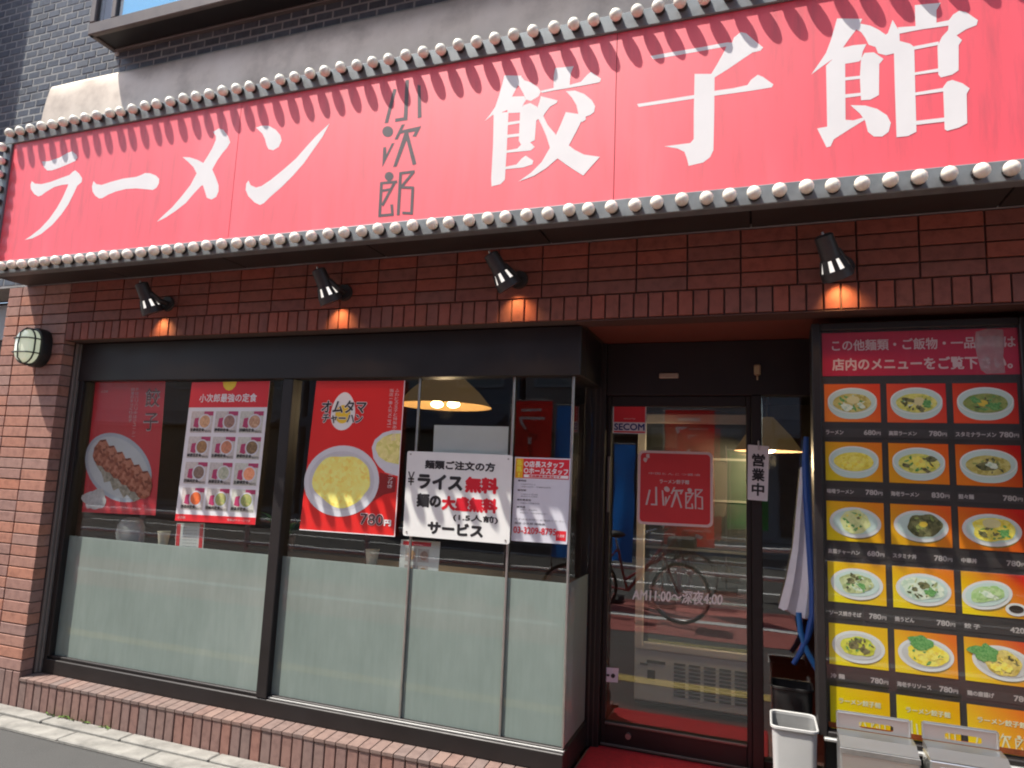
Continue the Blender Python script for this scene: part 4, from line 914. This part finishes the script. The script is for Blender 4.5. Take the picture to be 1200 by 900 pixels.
for r_ in range(6):
    for c in range(3):
        x0 = .2505+.2352*c; z1 = 1.9455-.2447*r_; hgt = .160; wdt = .2115 if c < 2 else .218
        Q = Quad(MY-.002, xz=(x0, z1, x0+wdt, z1-hgt)); nm, ca, cb = BACK[r_][c]
        ph = part('menu_photo', mbx, grad_mat('photo ground %d%d' % (r_, c), ca, cb), lambda m: Q.rect(m, 0, 0, 1, 1, 0)); sd = r_*3.1+c*1.7
        if r_ < 2:
            part('bowl', ph, BOWLG, lambda m: Q.poly(m, [(.5+.44*math.cos(a), .50+(.46 if math.sin(a) > 0 else .30)*math.sin(a)*(1 if math.sin(a) < 0 else (.92+.08*abs(math.cos(a))))) for a in [2*math.pi*k_/36 for k_ in range(36)]], 1))
            part('rim', ph, BOWLR, lambda m: Q.ell(m, .5, .44, .44, .34, 1.5, 36)); part('bowl_inside', ph, BOWLG, lambda m: Q.ell(m, .5, .445, .415, .315, 2, 36))
            part('food', ph, food_mat('menu '+KIND[r_][c], G[KIND[r_][c]], 75), lambda m: Q.ell(m, .5, .50, .345, .245, 3, 30, 0, .05, sd))
            tops = [[(.52, .42, .12, .10, 'egg'), (.40, .62, .11, .09, 'pale'), (.66, .58, .08, .05, 'pale')], [(.54, .46, .11, .11, 'egg'), (.36, .42, .12, .05, 'dark'), (.56, .64, .09, .06, 'dark'), (.68, .50, .07, .09, 'leaf')], [(.46, .50, .08, .08, 'yolk'), (.64, .58, .11, .09, 'leaf'), (.35, .42, .10, .06, 'leaf')],
                    [(.45, .42, .12, .07, 'miso'), (.58, .55, .12, .09, 'chili'), (.38, .58, .10, .07, 'chili')], [(.70, .38, .09, .07, 'dark'), (.28, .55, .07, .05, 'dark'), (.62, .66, .08, .05, 'dark'), (.50, .46, .12, .12, 'chili')], [(.50, .52, .17, .11, 'dark'), (.55, .50, .09, .07, 'pale')]][r_*3+c]
        elif r_ < 5:
            dx = -.06 if (r_, c) == (3, 2) else (.06 if c == 2 and r_ == 4 else 0.); rt2 = .14 if c == 2 and r_ > 2 else .03
            if (r_, c) == (3, 2): dx = -.12; rt2 = -.25
            sz = .86 if (r_, c) == (3, 2) else 1.
            part('dish_shadow', ph, M('soft print shadow', (.30, .20, .03), .5), lambda m: Q.ell(m, .5+dx+.02, .60, .40*sz, .34*sz, .5, 32, rt2))
            part('dish', ph, DISHW, lambda m: Q.ell(m, .5+dx, .52, .45*sz, .385*sz, 1, 36, rt2)); part('dish_well', ph, BOWLG if r_ < 4 else M('printed dish well', (.66, .69, .66), .4), lambda m: Q.ell(m, .5+dx, .51, .39*sz, .31*sz, 2, 34, rt2))
            fx = [(.5, .49, .24, .27), (.55, .50, .26, .27), (.52, .50, .30, .26), (.5, .5, .28, .22), (.5, .5, .33, .25), (.38, .5, .26, .17), (.49, .5, .28, .22), (.52, .52, .30, .24), (.56, .50, .25, .27)][(r_-2)*3+c]
            part('food', ph, food_mat('menu '+KIND[r_][c], G[KIND[r_][c]], 75), lambda m: Q.ell(m, fx[0], fx[1], fx[2]*1.08, fx[3]*1.08, 3, 30, rt2, .22, sd))
            tops = [[(.56, .40, .03, .03, 'dark'), (.46, .60, .03, .03, 'leaf')], [(.54, .47, .07, .07, 'yolk')], [(.50, .36, .14, .11, 'egg'), (.68, .58, .10, .09, 'leaf'), (.36, .62, .08, .06, 'dark')], [(.40, .44, .07, .07, 'dark'), (.58, .56, .09, .06, 'leaf'), (.44, .32, .06, .05, 'dark')], [(.52, .42, .10, .09, 'dark'), (.36, .52, .05, .05, 'dark'), (.62, .58, .10, .08, 'leaf')],
                    [(.30, .55, .10, .07, 'gyoza'), (.40, .50, .10, .07, 'pale'), (.50, .44, .10, .07, 'gyoza')], [(.42, .48, .09, .11, 'dark'), (.60, .58, .10, .06, 'dark'), (.48, .36, .07, .04, 'dark')], [(.40, .26, .18, .17, 'leaf'), (.60, .55, .10, .08, 'miso')], [(.30, .30, .18, .20, 'leaf'), (.46, .62, .09, .09, 'chili'), (.62, .60, .09, .09, 'chili')]][(r_-2)*3+c]
            if (r_, c) == (3, 2): part('sauce_dish', ph, DISHW, lambda m: Q.ell(m, .80, .80, .16, .15, 2.5, 24)); part('sauce', ph, M('soy print', (.03, .02, .012), .4), lambda m: Q.ell(m, .80, .79, .11, .09, 3.5, 20))
        else:
            part('lettering', ph, M('cream letter print', (.86, .84, .55), .45), lambda m: (Q.text(m, 'ラーメン餃子館', .15, .25, .85, .38, 1, .0015), *([put_char(Q, m, k2, .10+.29*i, .55, .34+.29*i, .90, 1) for i, k2 in enumerate(('ko', 'ji', 'ro'))])))
            continue
        tm = {'egg': M('printed egg', (.80, .76, .38), .4, var=.1), 'yolk': M('printed yolk', (.85, .65, .08), .4), 'pale': food_mat('menu pale', G['pale'], 75), 'dark': food_mat('menu dark', G['dark'], 75), 'leaf': food_mat('menu leaf', G['leaf'], 210), 'chili': food_mat('menu chili', G['chili'], 75), 'miso': food_mat('menu miso', G['miso'], 75), 'gyoza': food_mat('menu gyoza', G['gyoza'], 75)}
        for i, (u, v, a, b2, kk) in enumerate(tops): part('topping', ph, tm[kk], lambda m: Q.ell(m, u, v, a, b2, 4+.4*i, 26, .3*i, (.75 if kk == 'leaf' else .4) if kk not in ('egg', 'yolk') else .08, sd+i))
        ce = fx if r_ >= 2 else (.5, .50, .29, .20)
        def bits(m, kset):
            rr3 = random.Random(r_*7+c*31+len(kset))
            for q_ in range(26):
                an = rr3.uniform(0, 6.28); ra = math.sqrt(rr3.random())*.85; u_ = ce[0]+ce[2]*ra*math.cos(an); v_ = ce[1]+ce[3]*ra*math.sin(an)
                m.mat = rr3.randrange(len(kset)); Q.ell(m, u_, v_, rr3.uniform(.02, .065), rr3.uniform(.012, .035), 3.3+.02*q_, 9, rr3.uniform(0, 3.1), .6, q_*1.3)
        kset = [['pale', 'leaf', 'ramen'], ['dark', 'pale', 'leaf', 'mix'], ['leaf', 'green', 'dark'], ['miso', 'chili', 'mix'], ['chili', 'leaf', 'dark', 'miso'], ['ramen', 'green', 'dark'], ['rice', 'leaf', 'rice', 'miso'], ['dark', 'dark', 'green'], ['leaf', 'miso', 'dark', 'mix'],
                ['dark', 'noodle', 'pale', 'leaf'], ['pale', 'dark', 'leaf', 'noodle'], ['gyoza', 'pale'], ['dark', 'reimen', 'leaf'], ['chili', 'miso', 'fried', 'leaf'], ['fried', 'chili', 'dark']][r_*3+c]
        stuff(part('food_pieces', ph, [food_mat('menu '+k3, G[k3], 75) for k3 in kset], lambda m: bits(m, kset)))
        n2 = NAMES[r_][c]
        part('caption', mbx, CAPT, lambda m: (Q.text(m, n2, .02, 1.22, .02+.078*len(n2), 1.33, 0, .0016), Q.text(m, PRICE[r_][c], .70, 1.21, .90, 1.33, 0, .002), Q.text(m, '円', .915, 1.25, .985, 1.33, 0, .001)), True)
        part('caption_strip', mbx, M('caption strip grey', (.055, .05, .048), .45, var=.3, scale=12), lambda m: Q.rect(m, 0, 1.17, 1, 1.40, -.6))
obj('cover_pane', MB().box(BX0+.035, BX1-.035, MY-.022, MY-.018, BZ0+.021, BZ1-.033), glass_mat('board cover', (.98, .98, .97), 1.28), mbx)
rl = MB(); rl.box(BX0+.04, BX1-.04, MY-.004, MY-.0005, BZ0+.03, BZ0+.05); obj('foot_band', rl, M('orange food band', (.35, .08, .02), .5, var=.6, scale=25), mbx)

# ------------------------------------------------------------------ bins and boxes at the right
def rrect3(cx, cy, hw, hd, rad, z_, n=5):
    pts = []
    for sx, sy, a0 in ((1, 1, 0), (-1, 1, 90), (-1, -1, 180), (1, -1, 270)):
        for k_ in range(n+1): a = R(a0+90*k_/n); pts.append((cx+sx*(hw-rad)+rad*math.cos(a), cy+sy*(hd-rad)+rad*math.sin(a), z_))
    return pts
def bin_(cx, cy, hw, hd, z0, z1, mats, label, name, cat):
    t = tag(empty(name, (cx, cy, z0)), label, cat)
    b = loft(MB(), [rrect3(cx, cy, hw*.84, hd*.84, .02, z0+.001), rrect3(cx, cy, hw*.97, hd*.97, .025, z1-.012)], False); b.poly(rrect3(cx, cy, hw*.84, hd*.84, .02, z0+.002)); obj('body', b, mats[0], t, smooth=True)
    b = loft(MB(), [rrect3(cx, cy, hw*.955, hd*.945, .022, z1-.012), rrect3(cx, cy, hw*.82, hd*.82, .018, z0+.006)], False); b.poly(rrect3(cx, cy, hw*.82, hd*.82, .018, z0+.0065)); obj('inside', b, mats[1], t, smooth=True)
    b = loft(MB(), [rrect3(cx, cy, hw*.975, hd*.975, .026, z1-.014), rrect3(cx, cy, hw*1.04, hd*1.04, .03, z1-.010), rrect3(cx, cy, hw*1.04, hd*1.04, .03, z1-.002), rrect3(cx, cy, hw*1.0, hd*1.0, .028, z1), rrect3(cx, cy, hw*.95, hd*.94, .024, z1-.003), rrect3(cx, cy, hw*.95, hd*.94, .022, z1-.014)], False)
    obj('rim', b, mats[0], t, smooth=True)
bin_(.112, .105, .085, .108, FZ, .575, (M('pale grey bin plastic', (.47, .47, .455), .38, var=.05, coat=.2), M('bin inside grey', (.22, .22, .215), .55)), 'open pale grey waste bin standing left of the menu board', 'waste_bin', 'bin')
bin_(.118, .40, .085, .075, FZ, .64, (M('black bin plastic', (.018, .018, .018), .35, var=.1), BLACK), 'black waste bin half hidden behind the pale grey one', 'waste_bin', 'bin')
def steel_box(pxs, label, slot_bright):
    # pxs: top left and top right of the upright handle plate, on its own plane
    a = pY(*pxs[0], -.13); b = pY(*pxs[1], -.13); x0, x1 = a.x, b.x; zt = (a.z+b.z)/2; yb = -.13; yf = -.25; zs = zt-.055
    t = tag(empty('steel_delivery_box', ((x0+x1)/2, -.19, .026)), label, 'steel box', 'steel delivery boxes below the menu board')
    x0b, x1b = x0-.004, x1+.010
    bd = MB(); bd.box(x0b, x1b, yf, yb, .027, zs-.03, .006); obj('body', bd, STEEL, t)
    sh = MB(); sh.prism([(x0b+.002, yf+.001, zs-.0295), (x0b+.002, yb, zs-.0295), (x0b+.002, yb, zs-.004), (x0b+.002, yf+.05, zs-.006)], (x1b-x0b-.004, 0, 0)); obj('sloping_lid', sh, STEEL, t)
    # handle plate with a rounded slot: outer outline and inner outline bridged
    wd = x1-x0; n = 24; cx = (x0+x1)/2; zc = zt-.030; outer = []; innr = []
    for k_ in range(n):
        an = 2*math.pi*k_/n; ca, sa = math.cos(an), math.sin(an)
        s_ = min(1/max(abs(ca), 1e-6), 1/max(abs(sa), 1e-6)); outer.append((cx+wd/2*max(-1, min(1, ca*s_)), zc+(.030 if sa > 0 else .026)*max(-1, min(1, sa*s_))))
        innr.append((cx+.01+.055*max(-1, min(1, ca*1.25)), zc-.006+.011*max(-1, min(1, sa*1.3))))
    hp_ = MB(); vv = [(p_[0], yb-.003, p_[1]) for p_ in outer]+[(p_[0], yb-.003, p_[1]) for p_ in innr]+[(p_[0], yb, p_[1]) for p_ in outer]+[(p_[0], yb, p_[1]) for p_ in innr]
    ff = []
    for k_ in range(n):
        j = (k_+1) % n; ff += [(k_, j, n+j, n+k_), (2*n+k_, 3*n+k_, 3*n+j, 2*n+j), (k_, 2*n+k_, 2*n+j, j), (n+k_, n+j, 3*n+j, 3*n+k_)]
    hp_.add(vv, ff); obj('handle_plate', hp_, STEEL, t)
    rm_ = MB(); rm_.tube([(x0+.002, yb-.002, zt), (x1-.002, yb-.002, zt)], .0045, 8); rm_.tube([(x0, yb-.002, zt), (x0, yb-.002, zs)], .004, 8); rm_.tube([(x1, yb-.002, zt), (x1, yb-.002, zs)], .004, 8); obj('rolled_edge', rm_, STEEL, t, smooth=True)
    if slot_bright:
        e = MB(); e.box(x0b+.03, x1b-.02, yf-.004, yf-.0005, zs-.058, zs-.050, .0015); obj('pressed_rib', e, STEEL, t)
    else:
        e = MB(); e.box(x0b-.001, x1b+.001, yf-.003, yf-.0005, zs-.05, zs-.031, .001); obj('lid_band', e, M('dull steel', (.34, .34, .33), .45, .8, var=.2, scale=20), t)
steel_box(((981, 833), (1065.5, 844.5)), 'brushed steel box with plain front, standing nearest the waste bin', False)
steel_box(((1081, 846), (1168.5, 857.5)), 'brushed steel box with pressed rib, right one of the pair', True)

# ------------------------------------------------------------------ hanging by the sidelight
hb = MB(); HY = .50
def hang(px): return [pY(x_, y_, HY) for x_, y_ in px]
tag(obj('blue_strap', MB().tube(hang([(945, 512), (944, 540), (946, 580), (950, 640), (953, 690), (953, 720), (947, 745), (938, 765), (930, 778)]), [.012, .017, .02, .02, .019, .018, .015, .013, .012], 10), M('blue vinyl', (.03, .10, .36), .4, var=.15), smooth=True), 'blue hose hanging in a loop beside the menu board', 'hose')
o = bpy.data.objects['blue_strap']; o.name = 'blue_hose'
lp = MB(); lp.tube(hang([(936, 718), (938, 740), (945, 762), (955, 780), (962, 792)]), .013, 10); l2 = obj('loop', lp, M('blue vinyl light', (.04, .20, .52), .4), None, smooth=True)
WL['blue_hose'] = o.location.copy(); l2.parent = o; l2.location = WL['loop']-o.location
lf = [(938, 548), (933, 600), (929, 640), (921, 680), (912, 712)]; rt3 = [(952, 540), (954, 600), (955, 650), (955, 700), (953, 728)]
secs = []
for i in range(15):
    f_ = i/14*4; a_ = min(3, int(f_)); fr_ = f_-a_
    l_ = Vector(pY(*lf[a_], HY+.05)).lerp(pY(*lf[a_+1], HY+.05), fr_); r3 = Vector(pY(*rt3[a_], HY+.05)).lerp(pY(*rt3[a_+1], HY+.05), fr_); row = []
    for k_ in range(24):
        a = 2*math.pi*k_/24; c_ = (l_+r3)/2; hw = (r3-l_).length/2
        fold = 1+.28*noise.noise((a*2.2, i*.25, 5))
        p_ = c_+(r3-l_).normalized()*hw*math.cos(a)+Vector((0, 1, 0))*(.012+.05*hw)*math.sin(a)*fold*(1+.9*math.sin(5*a))*.8
        if i == 14: p_ += Vector((0, 0, .02*noise.noise((a*3, 1, 2))))
        row.append(p_)
    secs.append(row)
bagw = M('white plastic film', (.84, .84, .86), .4, var=.1, scale=12, bump=.5, bscale=40)
tag(obj('hanging_bag', loft(MB(), secs, True), bagw, smooth=True), 'white plastic bag hanging in folds beside the menu board', 'bag')

# ------------------------------------------------------------------ the street behind the camera, seen in the glass
def nobori(x_, y_, z0, z1, w_, mat, txt, label, name='banner_flag', tm=None, low=.0):
    t = tag(empty(name, (x_, y_, 0)), label, 'banner', 'banner flags on the pavement')
    b = MB(); b.tube([(x_-w_/2-.01, y_, .0), (x_-w_/2-.01, y_, z1+.06)], .011, 10); obj('pole', b, STEELP, t)
    b = MB(); b.tube([(x_-w_/2-.01, y_, z1+.01), (x_+w_/2, y_, z1+.01)], .006, 8); obj('cross_bar', b, STEELP, t)
    b = MB(); b.box(x_-w_/2-.16, x_-w_/2+.14, y_-.15, y_+.15, .008, .08, .02); obj('foot', b, BLACK, t)
    n = 9; mm = 12; vv = []
    wave = lambda u, v: .05*math.sin(u*5+v*2.2+x_*3)*v+.02*math.sin(v*9+x_)
    for j in range(mm+1):
        for i in range(n+1): u, v = i/n, j/mm; vv.append((x_-w_/2+w_*u, y_+wave(u, v), z1-(z1-z0)*v))
    b = MB(); b.add(vv, [(j*(n+1)+i, (j+1)*(n+1)+i, (j+1)*(n+1)+i+1, j*(n+1)+i+1) for j in range(mm) for i in range(n)]); obj('cloth', b, mat, t, smooth=True)
    if txt:
        b = MB(); sz = min(w_*.66, (z1-z0)*.86/len(txt))
        for i, ch in enumerate(txt):                      # read from the street side as well as from the shop side
            vt = .06+i*(.9/len(txt)); g, fs, asp = glyph(ch); hh = sz if ch != 'ー' else sz*.8
            ww = sz if ch != 'ー' else sz*.12
            b.add([(x_+(.5-px_)*ww, y_+wave(.5, vt)+.012, z1-(z1-z0)*vt-hh*(1-pz_)) for px_, pz_ in g], fs)
        stuff(obj('lettering', b, tm or WHITE, t))
def cloth_mat(name, col):
    m, t, p = nodes(name); p.inputs['Base Color'].default_value = (*col, 1); p.inputs['Roughness'].default_value = .8
    v = mapping(t, 'Object'); n = noise_n(t, v, 6, 3); r1 = ramp(t, [tuple(c*.85 for c in col), col]); t.links.new(n.outputs[0], r1.inputs[0]); t.links.new(r1.outputs[0], p.inputs['Base Color'])
    tl = N(t, 'ShaderNodeBsdfTranslucent'); t.links.new(r1.outputs[0], tl.inputs[0]); mx = N(t, 'ShaderNodeMixShader'); mx.inputs[0].default_value = .5
    out = t.nodes['Material Output']; t.links.new(p.outputs[0], mx.inputs[1]); t.links.new(tl.outputs[0], mx.inputs[2]); t.links.new(mx.outputs[0], out.inputs[0]); MAT[name] = m; return m
RC = cloth_mat('red banner cloth', (.78, .03, .03)); BC = cloth_mat('blue banner cloth', (.02, .22, .75)); GC = cloth_mat('green banner cloth', (.03, .30, .08))
nobori(-.85, -4.5, .75, 2.42, .60, RC, 'ラーメン', 'red noodle banner reflected at the right of the door glass')
nobori(-1.66, -4.5, .5, 1.98, .28, BC, '', 'blue banner reflected at the left of the door glass')
nobori(-2.62, -4.5, .9, 2.42, .52, RC, 'ラーメン', 'red noodle banner reflected right of the white notice board')
nobori(-2.12, -4.5, .6, 2.36, .36, BC, '', 'blue banner reflected at the right end of the window')
nobori(-.20, -6.0, .9, 2.0, .55, GC, '', 'green banner reflected behind the open plaque')

# guard rail
gr = tag(empty('guard_rail', (-2, -4.85, 0)), 'white pipe guard rail along the road, reflected in the door glass', 'guard rail')
GW = M('white rail paint', (.66, .66, .64), .45, var=.1, coat=.2)
for i in range(12):
    b = MB(); xx = -13+2.0*i; b.tube([(xx, -4.85, 0), (xx, -4.85, .82)], .035, 12); obj('post', b, GW, gr, smooth=True)
for zz in (.40, .74):
    b = MB(); b.tube([(-14, -4.85, zz), (10, -4.85, zz)], .028, 12); obj('rail', b, GW, gr, smooth=True)

# bicycle
bk = tag(empty('bicycle', (-1.35, -3.56, 0)), 'parked bicycle reflected in the lower door glass', 'bicycle')
BKM = M('bicycle frame paint', (.30, .03, .03), .35, var=.1, coat=.5); RUB = M('black rubber', (.02, .02, .02), .8); CHR = M('chrome', (.6, .6, .6), .2, 1.)
def bp(a, z_, off=0.): return Vector((-.84-a*math.cos(.25)-off*math.sin(.25), -3.5-a*.12+off, z_))
def wheel(a):
    c = bp(a, .33); dx = (bp(1, 0)-bp(0, 0)).normalized(); ring_ = lambda r_: [c+dx*r_*math.cos(t_)+Vector((0, 0, r_*math.sin(t_))) for t_ in [2*math.pi*k_/28 for k_ in range(29)]]
    b = MB(); b.tube(ring_(.31), .015, 8); o = obj('wheel', b, RUB, bk, smooth=True)
    b = MB(); b.tube(ring_(.288), .009, 8); obj('rim', b, CHR, o, smooth=True)
    b = MB()
    for k_ in range(14): t_ = 2*math.pi*k_/14; b.tube([c, c+dx*.285*math.cos(t_)+Vector((0, 0, .285*math.sin(t_)))], .0015, 4)
    obj('spokes', b, CHR, o); stuff(o.children[-1])
wheel(0.); wheel(1.05)
def tb(nm, pts, r_, m): b = MB(); b.tube(pts, r_, 10); return obj(nm, b, m, bk, smooth=True)
hd, bbk, st_ = bp(.22, .78), bp(.60, .30), bp(.72, .74)
fr_ = MB(); fr_.tube([hd, bbk], .018, 10); fr_.tube([bbk, st_], .016, 10); fr_.tube([hd+Vector((0, 0, -.10)), bp(.62, .42)], .014, 10); fr_.tube([bbk, bp(1.05, .33, .05)], .010, 8); fr_.tube([st_, bp(1.05, .33, .05)], .009, 8); fr_.tube([bbk, bp(1.05, .33, -.05)], .010, 8); obj('frame', fr_, BKM, bk, smooth=True)
tb('fork', [bp(.20, .86), hd, bp(.10, .55, .04), bp(0., .33, .04)], .013, BKM)
tb('handlebar', [bp(.30, .96, .28), bp(.20, 1.0, .20), bp(.18, .98, 0), bp(.20, 1.0, -.20), bp(.30, .96, -.28)], .012, CHR)
sd_ = MB(); sd_.sphere(bp(.76, .90), .12, 14, 8, (1., .75, .35)); obj('saddle', sd_, BLACK, bk, smooth=True); tb('seat_post', [st_, bp(.755, .87)], .012, CHR)
bs = MB(); c_ = bp(-.02, .80); bs.box(c_.x-.14, c_.x+.14, c_.y-.16, c_.y+.16, .70, .92, .01); obj('basket', bs, M('dark wire basket', (.06, .06, .06), .6), bk)
ks = tb('kickstand', [bp(.95, .30, -.06), bp(1.02, .0, -.14)], .008, CHR)

# houses across the road
def house(x0, x1, y1, h_, col, label, rows, cols_):
    t = tag(empty('street_building', ((x0+x1)/2, y1-4, .12)), label, 'building', 'buildings across the road')
    obj('wall', MB().box(x0, x1, y1-8, y1, .12, h_, .02), M('facade '+label[:14], col, .85, var=.12, scale=.8), t)
    obj('shop_front', MB().box(x0+.4, x1-.4, y1+.005, y1+.06, .3, 2.7, .01), M('dark shopfront', (.03, .03, .035), .3, coat=.5), t)
    obj('awning', MB().prism([(x0+.3, y1+.005, 3.2), (x0+.3, y1+1.0, 2.75), (x0+.3, y1+1.0, 2.68), (x0+.3, y1+.005, 3.05)], (x1-x0-.6, 0, 0)), M('awning '+label[:14], tuple(c*.6 for c in col), .8), t)
    for r_ in range(rows):
        for c in range(cols_):
            wx = x0+(x1-x0)*(c+.5)/cols_; wz = 3.9+r_*3.0
            if wz+1.5 > h_: continue
            o = obj('window', MB().box(wx-.7, wx+.7, y1+.005, y1+.05, wz, wz+1.4, .01), M('window frame grey', (.3, .3, .3), .5), t); obj('pane', MB().box(wx-.62, wx+.62, y1+.051, y1+.056, wz+.08, wz+1.32), M('far window pane', (.05, .06, .07), .1, coat=1.), o)
for i, (x0, x1, hh, col, lb) in enumerate(((-22, -13.2, 11, (.30, .28, .26), 'beige block, leftmost of the reflected buildings'), (-13, -6.2, 15, (.17, .18, .20), 'grey block reflected above the left posters'), (-6, -.2, 12, (.26, .21, .18), 'tan block reflected above the notice board'), (0, 7.5, 17, (.22, .22, .23), 'pale grey block reflected above the door'), (7.7, 16, 12, (.28, .24, .2), 'cream block, rightmost of the reflected buildings'))):
    house(x0, x1, -14.0, hh, col, lb, 4, 3)

# ------------------------------------------------------------------ neighbour at the left
nb = tag(empty('neighbour_building', (-6.4, 1, 0)), 'dark neighbouring shopfront at the left edge beyond the brick pillar', 'building')
obj('wall', MB().box(-8.2, -4.79, .25, .6, 0, 2.6), M('neighbour dark wall', (.05, .035, .03), .7, var=.3), nb)
obj('window', MB().box(-5.3, -4.83, .235, .249, 2.32, 2.58, .004), M('neighbour pale glass', (.34, .38, .42), .3), nb)
ps = tag(empty('shade_box', (-5.75, -.25, 3.5)), 'unseen projecting box added beyond the left edge to shade the tiled wall', 'sign')  # unseen box, added so that its shadow falls on the tiled wall
obj('box', MB().box(-5.83, -5.62, -.46, -.03, 3.6, 6.4, .01), M('shade box grey', (.3, .3, .3), .6), ps); obj('face', MB().box(-5.619, -5.616, -.44, -.05, 3.65, 6.35), M('shade box white', (.6, .6, .58), .5), ps)
obj('bracket', MB().box(-5.75, -5.70, -.03, .004, 3.8, 3.86).box(-5.75, -5.70, -.03, .004, 6.1, 6.16), BLACK, ps)

# ------------------------------------------------------------------ weeds at the foot of the wall
random.seed(21)
for i, (px, py) in enumerate(((57, 840), (72, 844), (83, 845), (97, 850), (122, 855))):
    p = pZ(px, py, .02); p.y = -.004; b = MB()
    for k_ in range(14):
        a = random.uniform(0, 6.28); ln = random.uniform(.012, .035); d = Vector((math.cos(a), -abs(math.sin(a))*.8, random.uniform(.1, .8))).normalized(); s_ = d.cross(Vector((0, 0, 1))).normalized()*.005; c_ = Vector((p.x+random.uniform(-.035, .035), -.006-random.uniform(0, .01), .027))
        b.add([c_, c_+d*ln*.6-s_, c_+d*ln, c_+d*ln*.6+s_], [(0, 1, 2, 3)])
    o = obj('weed', b, M('weed green', (.12, .22, .04), .7, var=.3, scale=60)); tag(o, ['tiny weed nearest the pillar at the foot of the wall', 'second tiny weed along the wall from the pillar', 'third tiny weed along the wall from the pillar', 'fourth tiny weed along the wall from the pillar', 'farthest tiny weed from the pillar at the foot of the wall'][i], 'weed', 'weeds at the foot of the wall')
